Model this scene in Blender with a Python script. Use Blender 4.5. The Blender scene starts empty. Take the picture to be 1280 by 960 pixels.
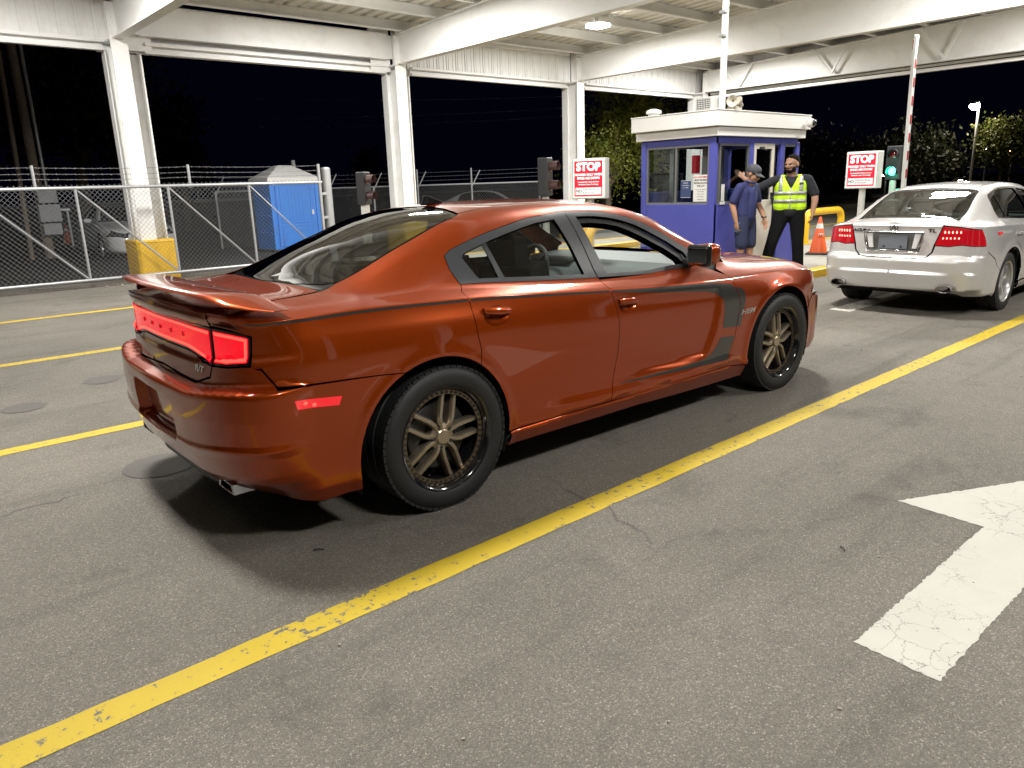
import bpy, bmesh, math, random
import numpy as np
from mathutils import Vector, Matrix, Euler
from mathutils.geometry import delaunay_2d_cdt
S = bpy.context.scene
COL = S.collection
rad = math.radians
# ------------------------------------------------------------------ camera
CAM_H, YAW, PITCH, ROLL, FPX = 1.54, rad(49.083), rad(14.8315), rad(-1.8892), 935.24
def cam_axes():
    F = Vector((math.cos(YAW)*math.cos(PITCH), math.sin(YAW)*math.cos(PITCH), -math.sin(PITCH)))
    R = Vector((math.sin(YAW), -math.cos(YAW), 0)); U = R.cross(F)
    return R*math.cos(ROLL)+U*math.sin(ROLL), -R*math.sin(ROLL)+U*math.cos(ROLL), F
cR, cU, cF = cam_axes()
cam = bpy.data.objects.new('camera', bpy.data.cameras.new('camera')); COL.objects.link(cam)
cam.matrix_world = Matrix(((cR.x, cU.x, -cF.x, 0), (cR.y, cU.y, -cF.y, 0), (cR.z, cU.z, -cF.z, CAM_H), (0, 0, 0, 1)))
cam.data.sensor_width = 36; cam.data.lens = 36*FPX/1280; cam.data.clip_start = .05; cam.data.clip_end = 900
S.camera = cam
# ------------------------------------------------------------------ night sky, exposure
W = bpy.data.worlds.new('World'); S.world = W; W.use_nodes = True
bg = W.node_tree.nodes['Background']
bg.inputs[0].default_value = (.0006, .0006, .0030, 1); bg.inputs[1].default_value = 1.0      # moonless night
S.view_settings.view_transform = 'Standard'; S.view_settings.look = 'None'
S.view_settings.exposure = 0.0; S.view_settings.gamma = 1.0; S.view_settings.use_curve_mapping = False
S.cycles.max_bounces = 7; S.cycles.diffuse_bounces = 4; S.cycles.glossy_bounces = 4
S.cycles.transparent_max_bounces = 14; S.cycles.transmission_bounces = 5
S.cycles.use_denoising = True; S.cycles.sample_clamp_indirect = 6; S.cycles.caustics_reflective = False; S.cycles.caustics_refractive = False
LAMP_W = 425.0          # watts of each canopy lamp
# ------------------------------------------------------------------ helpers
def tag(o, label=None, cat=None, group=None, kind=None):
    if label: o['label'] = label
    if cat: o['category'] = cat
    if group: o['group'] = group
    if kind: o['kind'] = kind
    return o
def empty(name, loc=(0, 0, 0), rz=0, label=None, cat=None, group=None):
    o = bpy.data.objects.new(name, None); COL.objects.link(o); o.empty_display_size = .2
    o.location = loc; o.rotation_euler = (0, 0, rz)
    return tag(o, label, cat, group)
def kids(o): return [c for c in COL.objects if c.parent == o]
def copy_tree(o, parent=None, km=None):
    if km is None:
        km = {}
        for c in COL.objects:
            if c.parent: km.setdefault(c.parent, []).append(c)
    c = o.copy(); COL.objects.link(c)
    if parent: c.parent = parent; c.matrix_parent_inverse = o.matrix_parent_inverse
    for ch in km.get(o, []): copy_tree(ch, c, km)
    return c
def link_mesh(name, me, mat, parent=None, loc=None):
    o = bpy.data.objects.new(name, me); COL.objects.link(o)
    if mat: me.materials.append(mat)
    if parent: o.parent = parent
    if loc: o.location = loc
    return o
class MB:
    def __init__(s): s.v = []; s.f = []
    def add(s, vs, fs):
        n = len(s.v); s.v += [tuple(v) for v in vs]; s.f += [tuple(i+n for i in f) for f in fs]; return s
    def box(s, c, d, M=None, rz=0, rot=None):
        x, y, z = d[0]/2, d[1]/2, d[2]/2
        vs = [Vector((a*x, b*y, e*z)) for a in (-1, 1) for b in (-1, 1) for e in (-1, 1)]
        R = Euler(rot).to_matrix() if rot else Matrix.Rotation(rz, 3, 'Z')
        vs = [R @ v + Vector(c) for v in vs]
        if M: vs = [M @ v for v in vs]
        return s.add(vs, [(0, 1, 3, 2), (4, 6, 7, 5), (0, 4, 5, 1), (2, 3, 7, 6), (0, 2, 6, 4), (1, 5, 7, 3)])
    def bar(s, p0, p1, w, h, up=(0, 0, 1)):
        p0, p1 = Vector(p0), Vector(p1); d = (p1-p0).normalized(); u = Vector(up)
        a = d.cross(u)
        if a.length < 1e-4: a = d.cross(Vector((1, 0, 0)))
        a.normalize(); b = a.cross(d).normalized(); vs = []
        for p in (p0, p1):
            for i, j in ((-1, -1), (1, -1), (1, 1), (-1, 1)): vs.append(p+a*(i*w/2)+b*(j*h/2))
        return s.add(vs, [(3, 2, 1, 0), (4, 5, 6, 7), (0, 1, 5, 4), (1, 2, 6, 5), (2, 3, 7, 6), (3, 0, 4, 7)])
    def tube(s, pts, r, n=10, closed=False, caps=True):
        pts = [Vector(p) for p in pts]; N = len(pts); rs = r if isinstance(r, (list, tuple)) else [r]*N
        rings = []; ref = None
        for i, p in enumerate(pts):
            if closed: d = (pts[(i+1) % N]-pts[i-1]).normalized()
            else: d = (pts[min(i+1, N-1)]-pts[max(i-1, 0)]).normalized()
            if ref is None:
                ref = Vector((0, 0, 1)) if abs(d.z) < .9 else Vector((1, 0, 0))
            a = (ref-d*ref.dot(d))
            a.normalize(); b = d.cross(a); ref = a
            rings.append([p+(a*math.cos(2*math.pi*k/n)+b*math.sin(2*math.pi*k/n))*rs[i] for k in range(n)])
        vs = [v for R in rings for v in R]; fs = []
        for i in range(N if closed else N-1):
            j = (i+1) % N
            for k in range(n): fs.append((i*n+k, i*n+(k+1) % n, j*n+(k+1) % n, j*n+k))
        if not closed and caps: fs += [tuple(range(n-1, -1, -1)), tuple((N-1)*n+k for k in range(n))]
        return s.add(vs, fs)
    def cyl(s, p0, p1, r0, r1=None, n=14): return s.tube([p0, p1], [r0, r0 if r1 is None else r1], n)
    def lathe(s, prof, n=24, M=None, a0=0, a1=2*math.pi):
        full = abs(a1-a0-2*math.pi) < 1e-6; m = n if full else n+1
        vs = []; fs = []
        for r, h in prof:
            for k in range(m):
                a = a0+(a1-a0)*k/n; vs.append(Vector((r*math.cos(a), r*math.sin(a), h)))
        if M: vs = [M @ v for v in vs]
        for i in range(len(prof)-1):
            for k in range(n):
                k2 = (k+1) % m; fs.append((i*m+k, i*m+k2, (i+1)*m+k2, (i+1)*m+k))
        return s.add(vs, fs)
    def prism(s, poly, h0, h1, M=None):
        n = len(poly); vs = [Vector((x, y, h0)) for x, y in poly]+[Vector((x, y, h1)) for x, y in poly]
        if M: vs = [M @ v for v in vs]
        return s.add(vs, [tuple(range(n-1, -1, -1)), tuple(range(n, 2*n))]+[(k, (k+1) % n, n+(k+1) % n, n+k) for k in range(n)])
    def sphere(s, c, r, n=12, m=8, M=None):
        r = Vector(r) if hasattr(r, '__len__') else Vector((r, r, r)); vs = []; fs = []
        for i in range(m+1):
            th = math.pi*i/m
            for k in range(n):
                a = 2*math.pi*k/n; vs.append(Vector((c[0]+r.x*math.sin(th)*math.cos(a), c[1]+r.y*math.sin(th)*math.sin(a), c[2]+r.z*math.cos(th))))
        if M: vs = [M @ v for v in vs]
        for i in range(m):
            for k in range(n): fs.append((i*n+k, (i+1)*n+k, (i+1)*n+(k+1) % n, i*n+(k+1) % n))
        return s.add(vs, fs)
    def mesh(s, name, smooth=None):
        me = bpy.data.meshes.new(name); me.from_pydata(s.v, [], s.f); me.validate(); me.update()
        if smooth:
            me.polygons.foreach_set('use_smooth', [True]*len(me.polygons)); me.set_sharp_from_angle(angle=rad(smooth))
        return me
    def build(s, name, mat, parent=None, smooth=None, bevel=0, loc=None, seg=2):
        o = link_mesh(name, s.mesh(name, smooth), mat, parent, loc)
        if bevel:
            b = o.modifiers.new('bevel', 'BEVEL'); b.width = bevel; b.segments = seg; b.limit_method = 'ANGLE'; b.angle_limit = rad(40); b.harden_normals = False
        return o
def box(name, c, d, mat, parent=None, bevel=0, rz=0, rot=None):
    return MB().box(c, d, rz=rz, rot=rot).build(name, mat, parent, bevel=bevel)
def text(name, body, size, mat, parent, M, bold=0.0, depth=.002, align='CENTER', sx=1.0, shear=0.0):
    c = bpy.data.curves.new(name, 'FONT'); c.body = body; c.size = size; c.align_x = align; c.align_y = 'CENTER'
    c.extrude = depth; c.offset = bold; c.resolution_u = 3; c.shear = shear
    o = bpy.data.objects.new(name, c); dg = None
    COL.objects.link(o); dg = bpy.context.evaluated_depsgraph_get()
    me = bpy.data.meshes.new_from_object(o.evaluated_get(dg)); bpy.data.objects.remove(o); bpy.data.curves.remove(c)
    me.transform(M @ Matrix.Diagonal((sx, 1, 1, 1))); me.name = name; me.materials.clear()
    return link_mesh(name, me, mat, parent)
def frame(o, x, y):
    "matrix with origin o, local x axis x, local y axis y"
    x = Vector(x).normalized(); y = Vector(y); y = (y-x*y.dot(x)).normalized(); z = x.cross(y); o = Vector(o)
    return Matrix(((x.x, y.x, z.x, o.x), (x.y, y.y, z.y, o.y), (x.z, y.z, z.z, o.z), (0, 0, 0, 1)))
# ------------------------------------------------------------------ materials
MATS = {}
def mat(name, col=(.5, .5, .5), rough=.5, metal=0, coat=0, emit=None, es=0, spec=.5, bump=0, bscale=40, var=0, vscale=3, dirt=None, dscale=2, damt=.5, crough=.03, detail=4):
    if name in MATS: return MATS[name]
    m = bpy.data.materials.new(name); m.use_nodes = True; MATS[name] = m
    nt = m.node_tree; b = nt.nodes['Principled BSDF']; L = nt.links.new
    b.inputs['Base Color'].default_value = (*col, 1); b.inputs['Roughness'].default_value = rough; b.inputs['Metallic'].default_value = metal
    b.inputs['Specular IOR Level'].default_value = spec
    if coat: b.inputs['Coat Weight'].default_value = coat; b.inputs['Coat Roughness'].default_value = crough
    if emit: b.inputs['Emission Color'].default_value = (*emit, 1); b.inputs['Emission Strength'].default_value = es
    tc = nt.nodes.new('ShaderNodeTexCoord')
    if var or dirt:
        n = nt.nodes.new('ShaderNodeTexNoise'); n.inputs['Scale'].default_value = vscale; n.inputs['Detail'].default_value = detail; n.inputs['Roughness'].default_value = .65
        L(tc.outputs['Object'], n.inputs['Vector'])
        mx = nt.nodes.new('ShaderNodeMix'); mx.data_type = 'RGBA'
        mx.inputs['A'].default_value = (*[c*(1-var) for c in col], 1); mx.inputs['B'].default_value = (*[min(1, c*(1+var)) for c in col], 1)
        L(n.outputs['Fac'], mx.inputs['Factor']); out = mx.outputs['Result']
        if dirt:
            n2 = nt.nodes.new('ShaderNodeTexNoise'); n2.inputs['Scale'].default_value = dscale; n2.inputs['Detail'].default_value = 8; n2.inputs['Roughness'].default_value = .7
            L(tc.outputs['Object'], n2.inputs['Vector'])
            r = nt.nodes.new('ShaderNodeValToRGB'); r.color_ramp.elements[0].position = .52; r.color_ramp.elements[1].position = .72
            L(n2.outputs['Fac'], r.inputs['Fac'])
            mu = nt.nodes.new('ShaderNodeMath'); mu.operation = 'MULTIPLY'; mu.inputs[1].default_value = damt; L(r.outputs['Color'], mu.inputs[0])
            m2 = nt.nodes.new('ShaderNodeMix'); m2.data_type = 'RGBA'; L(mu.outputs[0], m2.inputs['Factor']); L(out, m2.inputs['A']); m2.inputs['B'].default_value = (*dirt, 1); out = m2.outputs['Result']
        L(out, b.inputs['Base Color'])
    if bump:
        n = nt.nodes.new('ShaderNodeTexNoise'); n.inputs['Scale'].default_value = bscale; n.inputs['Detail'].default_value = 3
        L(tc.outputs['Object'], n.inputs['Vector'])
        bp = nt.nodes.new('ShaderNodeBump'); bp.inputs['Strength'].default_value = bump; bp.inputs['Distance'].default_value = .01
        L(n.outputs['Fac'], bp.inputs['Height']); L(bp.outputs[0], b.inputs['Normal'])
    return m
def glass(name, tint=(.8, .85, .85), refl=1.0, ior=1.5, rough=0.0):
    m = bpy.data.materials.new(name); m.use_nodes = True; nt = m.node_tree; nt.nodes.clear(); L = nt.links.new; N = nt.nodes.new
    o = N('ShaderNodeOutputMaterial'); mx = N('ShaderNodeMixShader'); t = N('ShaderNodeBsdfTransparent'); g = N('ShaderNodeBsdfGlossy')
    lw = N('ShaderNodeLayerWeight'); lw.inputs['Blend'].default_value = .5; f = N('ShaderNodeMath'); f.operation = 'POWER'; f.inputs[1].default_value = 4.5; L(lw.outputs['Facing'], f.inputs[0]); t.inputs[0].default_value = (*tint, 1); g.inputs['Roughness'].default_value = rough
    mu = N('ShaderNodeMath'); mu.operation = 'MULTIPLY_ADD'; mu.inputs[1].default_value = .95; mu.inputs[2].default_value = .042*refl; mu.use_clamp = True
    L(f.outputs[0], mu.inputs[0]); L(mu.outputs[0], mx.inputs[0]); L(t.outputs[0], mx.inputs[1]); L(g.outputs[0], mx.inputs[2]); L(mx.outputs[0], o.inputs[0])
    return m
def asphalt():
    m = bpy.data.materials.new('asphalt'); m.use_nodes = True; nt = m.node_tree; L = nt.links.new; N = nt.nodes.new
    b = nt.nodes['Principled BSDF']; tc = N('ShaderNodeTexCoord')
    def noise(sc, det=4, ro=.6, dist=0):
        n = N('ShaderNodeTexNoise'); n.inputs['Scale'].default_value = sc; n.inputs['Detail'].default_value = det; n.inputs['Roughness'].default_value = ro; n.inputs['Distortion'].default_value = dist
        L(tc.outputs['Object'], n.inputs['Vector']); return n.outputs['Fac']
    def ramp(src, *st):
        r = N('ShaderNodeValToRGB'); e = r.color_ramp.elements
        while len(e) < len(st): e.new(.5)
        for k, (p, c) in enumerate(st): e[k].position = p; e[k].color = (*c, 1) if hasattr(c, '__len__') else (c, c, c, 1)
        L(src, r.inputs['Fac']); return r.outputs['Color']
    def mix(fac, a, bb, mode='MIX'):
        x = N('ShaderNodeMix'); x.data_type = 'RGBA'; x.blend_type = mode
        for sock, val in (('Factor', fac), ('A', a), ('B', bb)):
            if isinstance(val, (int, float)): x.inputs[sock].default_value = val
            elif isinstance(val, tuple): x.inputs[sock].default_value = (*val, 1)
            else: L(val, x.inputs[sock])
        return x.outputs['Result']
    v = N('ShaderNodeTexVoronoi'); v.inputs['Scale'].default_value = 215; L(tc.outputs['Object'], v.inputs['Vector'])
    sep = N('ShaderNodeSeparateColor'); L(v.outputs['Color'], sep.inputs[0])
    stones = ramp(sep.outputs[0], (0, (.114, .103, .086)), (.45, (.146, .134, .114)), (.88, (.172, .158, .135)), (1, (.30, .275, .235)))
    v2 = N('ShaderNodeTexVoronoi'); v2.inputs['Scale'].default_value = 330; L(tc.outputs['Object'], v2.inputs['Vector'])
    sep2 = N('ShaderNodeSeparateColor'); L(v2.outputs['Color'], sep2.inputs[0])
    fine = ramp(sep2.outputs[1], (0, .80), (.75, 1.0), (.96, 1.08), (1, 1.5))
    base = mix(1.0, stones, fine, 'MULTIPLY')
    big = ramp(noise(.55, 5, .6, .4), (.30, .78), (.5, 1.0), (.72, 1.16))
    base = mix(1.0, base, big, 'MULTIPLY')
    st = ramp(noise(1.7, 9, .68, .3), (.56, 0.0), (.70, .55), (.82, .8))     # oil and tyre stains
    base = mix(st, base, (.055, .049, .042))
    mp = N('ShaderNodeMapping'); mp.inputs['Scale'].default_value = (.22, 2.6, 1); L(tc.outputs['Object'], mp.inputs['Vector'])
    tn = N('ShaderNodeTexNoise'); tn.inputs['Scale'].default_value = 1.0; tn.inputs['Detail'].default_value = 7; tn.inputs['Roughness'].default_value = .62; L(mp.outputs[0], tn.inputs['Vector'])
    base = mix(1.0, base, ramp(tn.outputs['Fac'], (.30, .70), (.46, 1.0), (.62, 1.04), (.75, 1.12)), 'MULTIPLY')      # tyre tracks along the lanes
    cr = N('ShaderNodeTexVoronoi'); cr.feature = 'DISTANCE_TO_EDGE'; cr.inputs['Scale'].default_value = .38
    ds = N('ShaderNodeVectorMath'); ds.operation = 'ADD'; nn = N('ShaderNodeTexNoise'); nn.inputs['Scale'].default_value = 2.5; nn.inputs['Detail'].default_value = 6
    L(tc.outputs['Object'], nn.inputs['Vector']); sc = N('ShaderNodeVectorMath'); sc.operation = 'SCALE'; sc.inputs['Scale'].default_value = .55
    L(nn.outputs['Color'], sc.inputs[0]); L(tc.outputs['Object'], ds.inputs[0]); L(sc.outputs[0], ds.inputs[1]); L(ds.outputs[0], cr.inputs['Vector'])
    crk = ramp(cr.outputs['Distance'], (0, .45), (.0025, .65), (.005, 1.0))
    gate = ramp(noise(.35, 2), (.5, 1.0), (.58, 0.0))
    crk = mix(gate, crk, (1., 1., 1.))
    base = mix(1.0, base, crk, 'MULTIPLY')
    L(base, b.inputs['Base Color']); b.inputs['Roughness'].default_value = .82; b.inputs['Specular IOR Level'].default_value = .35
    bp = N('ShaderNodeBump'); bp.inputs['Strength'].default_value = .55; bp.inputs['Distance'].default_value = .006
    L(v.outputs['Distance'], bp.inputs['Height']); bp.invert = True; L(bp.outputs[0], b.inputs['Normal'])
    return m
def road_paint(name, col, lo=.60, hi=.68, worn=(.10, .095, .085), scale=26, crack=False):
    m = bpy.data.materials.new(name); m.use_nodes = True; nt = m.node_tree; L = nt.links.new; N = nt.nodes.new
    b = nt.nodes['Principled BSDF']; tc = N('ShaderNodeTexCoord')
    def noise(sc, det, ro):
        n = N('ShaderNodeTexNoise'); n.inputs['Scale'].default_value = sc; n.inputs['Detail'].default_value = det; n.inputs['Roughness'].default_value = ro
        L(tc.outputs['Object'], n.inputs['Vector']); return n
    n = noise(scale, 8, .68); n3 = noise(1.3, 3, .5)
    ad = N('ShaderNodeMath'); ad.operation = 'MULTIPLY_ADD'; ad.inputs[1].default_value = .25; L(n3.outputs['Fac'], ad.inputs[0]); L(n.outputs['Fac'], ad.inputs[2])
    r = N('ShaderNodeMapRange'); r.inputs['From Min'].default_value = lo+.12; r.inputs['From Max'].default_value = hi+.12; L(ad.outputs[0], r.inputs['Value'])
    fac = r.outputs[0]
    if crack:
        v = N('ShaderNodeTexVoronoi'); v.feature = 'DISTANCE_TO_EDGE'; v.inputs['Scale'].default_value = 9
        a = N('ShaderNodeVectorMath'); a.operation = 'ADD'; s2 = N('ShaderNodeVectorMath'); s2.operation = 'SCALE'; s2.inputs['Scale'].default_value = .16
        nn = noise(5, 6, .7); L(nn.outputs['Color'], s2.inputs[0]); L(tc.outputs['Object'], a.inputs[0]); L(s2.outputs[0], a.inputs[1]); L(a.outputs[0], v.inputs['Vector'])
        mr = N('ShaderNodeMapRange'); mr.inputs['From Min'].default_value = .012; mr.inputs['From Max'].default_value = .004; L(v.outputs['Distance'], mr.inputs['Value'])
        gt = noise(2.2, 2, .5); g2 = N('ShaderNodeMapRange'); g2.inputs['From Min'].default_value = .44; g2.inputs['From Max'].default_value = .56; L(gt.outputs['Fac'], g2.inputs['Value'])
        ml = N('ShaderNodeMath'); ml.operation = 'MULTIPLY'; L(mr.outputs[0], ml.inputs[0]); L(g2.outputs[0], ml.inputs[1])
        mxx = N('ShaderNodeMath'); mxx.operation = 'MAXIMUM'; L(ml.outputs[0], mxx.inputs[0]); L(fac, mxx.inputs[1]); fac = mxx.outputs[0]
    n2 = noise(3, 6, .7); c2 = N('ShaderNodeMix'); c2.data_type = 'RGBA'; c2.inputs['A'].default_value = (*[c*.84 for c in col], 1); c2.inputs['B'].default_value = (*[c*1.1 for c in col], 1); L(n2.outputs['Fac'], c2.inputs['Factor'])
    x = N('ShaderNodeMix'); x.data_type = 'RGBA'; L(fac, x.inputs['Factor']); L(c2.outputs['Result'], x.inputs['A']); x.inputs['B'].default_value = (*worn, 1)
    L(x.outputs['Result'], b.inputs['Base Color']); b.inputs['Roughness'].default_value = .7
    bp = N('ShaderNodeBump'); bp.inputs['Strength'].default_value = .35; bp.inputs['Distance'].default_value = .004
    fn = noise(160, 2, .5); L(fn.outputs['Fac'], bp.inputs['Height']); L(bp.outputs[0], b.inputs['Normal'])
    return m
M_asph = asphalt()
M_yel = road_paint('yellow_road_paint', (.45, .325, .010), lo=.585, hi=.625, scale=24)
M_wht = road_paint('white_road_paint', (.43, .42, .375), lo=.66, hi=.70, crack=True)
M_white = mat('white_steel_paint', (.80, .80, .785), .45, var=.06, vscale=2, dirt=(.46, .42, .35), dscale=1.6, damt=.30)
M_deck = mat('white_deck_paint', (.76, .75, .70), .5, var=.06, vscale=1.5, dirt=(.33, .28, .2), dscale=2.2, damt=.35)
M_galv = mat('galvanised_steel', (.42, .43, .44), .42, metal=.55, var=.15, vscale=9)
M_wire = mat('galvanised_wire', (.22, .225, .23), .5, metal=.2)
M_yelp = mat('yellow_safety_paint', (.72, .43, .01), .42, var=.10, vscale=5, dirt=(.25, .15, .03), dscale=4, damt=.45)
M_blue = mat('booth_blue_paint', (.060, .068, .32), .42, var=.05, vscale=3, dirt=(.04, .05, .22), dscale=3, damt=.4)
M_bwhite = mat('booth_white_paint', (.70, .69, .66), .45, var=.03, vscale=3)
M_black = mat('black_plastic', (.018, .018, .019), .45, bump=.05, bscale=300)
M_blackg = mat('gloss_black', (.01, .01, .011), .12, coat=.6)
M_dark = mat('dark_void', (.006, .006, .006), .9)
M_rubber = mat('tyre_rubber', (.011, .011, .012), .6, bump=.08, bscale=120, var=.15, vscale=8)
M_chrome = mat('chrome', (.62, .62, .62), .12, metal=1)
M_conc = mat('island_concrete', (.30, .28, .24), .85, var=.15, vscale=2, bump=.3, bscale=90, dirt=(.14, .13, .11), dscale=3, damt=.6)
# ================================================================== ground and road markings
gm = MB(); gm.add([(-250, -250, 0), (350, -250, 0), (350, 400, 0), (-250, 400, 0)], [(0, 1, 2, 3)])
tag(gm.build('ground', M_asph), kind='structure')
M_lot = mat('dark_lot_ground', (.017, .016, .015), .9, var=.3, vscale=1.2, bump=.4, bscale=80, dirt=(.034, .031, .027), dscale=.6, damt=.6)  # ground beyond the gate, set in a darker tone
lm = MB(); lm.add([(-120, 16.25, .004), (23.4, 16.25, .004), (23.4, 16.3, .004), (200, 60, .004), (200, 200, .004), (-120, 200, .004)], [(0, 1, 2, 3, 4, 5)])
tag(lm.build('dark_lot', M_lot), kind='structure')
rng = random.Random(3)
def strip(name, x0, x1, y, w, m, z=.002):
    b = MB(); n = int((x1-x0)/.12); vs = []
    for i in range(n+1):
        x = x0+(x1-x0)*i/n
        vs += [(x, y-w/2+rng.uniform(-.004, .004), z), (x, y+w/2+rng.uniform(-.004, .004), z)]
    b.add(vs, [(2*i, 2*i+2, 2*i+3, 2*i+1) for i in range(n)])
    return tag(b.build(name, m), kind='structure')
strip('yellow_lane_line', -4, 34, 2.34, .138, M_yel)
strip('yellow_lane_line', -6, 8.2, 5.55, .135, M_yel)
strip('yellow_lane_line', -8, 8.4, 8.655, .15, M_yel)
strip('yellow_lane_line', -8, 26, 11.85, .15, M_yel)
def arrow(name, pts, m):
    out = []
    for i, p in enumerate(pts):
        q = pts[(i+1) % len(pts)]; L = math.dist(p, q); n = max(1, int(L/.014))
        for k in range(n):
            t = k/n; out.append((p[0]+(q[0]-p[0])*t+rng.uniform(-.0045, .0045), p[1]+(q[1]-p[1])*t+rng.uniform(-.0045, .0045)))
    vs, es, fs, *_ = delaunay_2d_cdt([Vector(p) for p in out], [(i, (i+1) % len(out)) for i in range(len(out))], [], 1, 1e-5)
    b = MB(); b.add([(v.x, v.y, .002) for v in vs], [tuple(f) for f in fs])
    return tag(b.build(name, m), kind='structure')
arrow('white_lane_arrow', [(2.32, .94), (2.30, .665), (3.57, .655), (3.60, .27), (4.66, .79), (3.60, 1.32), (3.57, .94)], M_wht)
M_worn = road_paint('worn_white_paint', (.50, .48, .42), lo=.50, hi=.66, crack=True)
arrow('worn_lane_arrow', [(8.62, 4.16), (8.60, 3.90), (10.6, 3.90), (10.62, 3.55), (11.6, 4.02), (10.62, 4.52), (10.6, 4.16)], M_worn)
arrow('far_lane_arrow', [(3.72, 13.62), (3.72, 13.45), (5.3, 13.45), (5.3, 13.1), (6.1, 13.53), (5.3, 13.95), (5.3, 13.62)], M_wht)
M_patch = mat('asphalt_patch', (.092, .086, .077), .85, var=.2, vscale=30, bump=.4, bscale=160)
for x, y, r in ((1.48, 7.22, .155), (.80, 6.69, .15), (1.16, 4.55, .21), (4.9, 4.1, .16)):
    b = MB(); n = 28; b.add([(x+r*math.cos(2*math.pi*k/n)*rng.uniform(.96, 1.03), y+r*math.sin(2*math.pi*k/n)*rng.uniform(.96, 1.03), .003) for k in range(n)], [tuple(range(n))])
    tag(b.build('asphalt_patch', M_patch), kind='structure')
# small litter on the asphalt
b = MB()
for x, y, L, a in ((2.93, 1.27, .045, .7), (1.32, 2.87, .05, 2.2), (6.7, 2.9, .05, 0.2), (3.1, .5, .02, 2)):
    b.tube([(x-L/2*math.cos(a), y-L/2*math.sin(a), .008), (x, y, .010), (x+L/2*math.cos(a+.3), y+L/2*math.sin(a+.3), .006)], .003, 5)
tag(b.build('litter', mat('litter_dark', (.03, .025, .02), .8)), kind='stuff')
b = MB()
for k in range(70):
    x = rng.uniform(.5, 8); y = rng.uniform(.3, 2.9); s = rng.uniform(.003, .008)
    b.box((x, y, s*.4+.001), (s, s*rng.uniform(.6, 1.4), s*.8), rz=rng.uniform(0, 3))
for k in range(60):
    x = 4.3+rng.gauss(0, .28); y = 15.05+rng.gauss(0, .12); s = rng.uniform(.02, .06)
    b.box((x, y, s*.25+.002), (s, s*.8, s*.3), rz=rng.uniform(0, 3))
tag(b.build('grit', mat('grit_pale', (.30, .27, .22), .8)), kind='stuff')
# ================================================================== canopy
canopy = empty('canopy', (10.4, 15.7, 0), 0, 'white painted steel canopy with deep rafters and ribbed roof deck over the lanes', 'canopy')
def cp(o): o.parent = canopy; o.matrix_parent_inverse = canopy.matrix_world.inverted() if False else Matrix.Translation((-10.4, -15.7, 0)); return o
RX = [-7.6, -1.6, 4.4, 10.4, 16.4, 22.4]
YE, YR, YW = 15.55, 3.0, -9.6         # eave, ridge, far eave
SL = .037
def ztop(y): return 4.95+SL*((YE-y) if y > YR else (YE-YR)-(YR-y))
# columns
def column_mesh():
    b = MB()
    b.box((0, 15.56, 2.16), (.29, .022, 4.32)); b.box((0, 15.80, 2.16), (.016, .46, 4.32)); b.box((0, 16.04, 2.16), (.29, .022, 4.32))
    b.box((.14, 16.09, 2.08), (.63, .06, 4.14)); b.box((-.165, 16.0, 2.08), (.024, .20, 4.14)); b.box((.445, 16.0, 2.08), (.024, .20, 4.14))
    b.box((0, 15.80, 4.305), (.31, .52, .03)); b.box((0, 15.56, 4.62), (.30, .026, .60)); b.box((-.225, 16.02, 4.2), (.09, .1, .1))
    b.box((0, 15.8, .012), (.42, .66, .024))
    for sx in (-1, 1):
        for z in (4.40, 4.52, 4.8): b.cyl((sx*.11, 15.545, z), (sx*.11, 15.53, z), .016, n=6)
    return b
def guard_mesh():
    b = MB(); pr = [(-.22, 15.42), (.42, 15.42), (.47, 15.47), (.47, 16.22), (-.27, 16.22), (-.27, 15.47)]
    return b.prism(pr, 0, .76).prism([(x*1.02, 15.79+(y-15.79)*1.02) for x, y in pr], .70, .74)
cm = column_mesh().mesh('column'); gmh = guard_mesh().mesh('base_guard')
for x in RX:
    o = link_mesh('column', cm, M_white if not cm.materials else None); o.location = (x, 0, 0); cp(o)
    f_ = MB().box((-.33, 16.02, 4.64), (.42, .03, .94)).box((.36, 16.02, 4.64), (.52, .03, .94)).build('corner_plate', M_white, o)
    g = link_mesh('base_guard', gmh, M_yelp if not gmh.materials else None); g.parent = o; bv = g.modifiers.new('bevel', 'BEVEL'); bv.width = .02; bv.segments = 2
for x in RX:      # the row of columns on the far side of the lanes
    o = link_mesh('column', cm, None); o.location = (x, YW-15.5, 0); cp(o)
# rafters: tapered I section, level underside, roof pitch on top
def rafter_mesh():
    b = MB(); ys = [YE-.12+.1, YR, YW]
    zb = 4.33
    poly = [(YE+.0, zb+.014), (YE+.0, ztop(YE)-.014), (YR, ztop(YR)-.014), (YW, ztop(YW)-.014), (YW, zb+.014)]
    b.prism(poly, -.006, .006, Matrix(((0, 0, 1, 0), (1, 0, 0, 0), (0, 1, 0, 0), (0, 0, 0, 1))))
    def flange(y0, z0, y1, z1): b.bar((0, y0, z0), (0, y1, z1), .20, .022)
    flange(YE, zb, YW, zb); flange(YE, ztop(YE), YR, ztop(YR)); flange(YR, ztop(YR), YW, ztop(YW))
    return b
rm = rafter_mesh().mesh('rafter')
for x in RX:
    o = link_mesh('rafter', rm, M_white if not rm.materials else None); o.location = (x, 0, 0); cp(o)
# purlins (Z sections along the lanes)
PY = [15.35-1.32*k for k in range(19)]
def purlin_mesh():
    b = MB(); x0, x1 = -7.9, 22.7
    b.bar((x0, 0, .115), (x1, 0, .115), .010, .21); b.bar((x0, -.038, .012), (x1, -.038, .012), .085, .009); b.bar((x0, .038, .222), (x1, .038, .222), .085, .009)
    b.bar((x0, -.078, .026), (x1, -.078, .026), .008, .03)
    return b
pm = purlin_mesh().mesh('purlin')
for y in PY:
    o = link_mesh('purlin', pm, M_white if not pm.materials else None); o.location = (0, y, ztop(y)+.012); cp(o)
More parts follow.
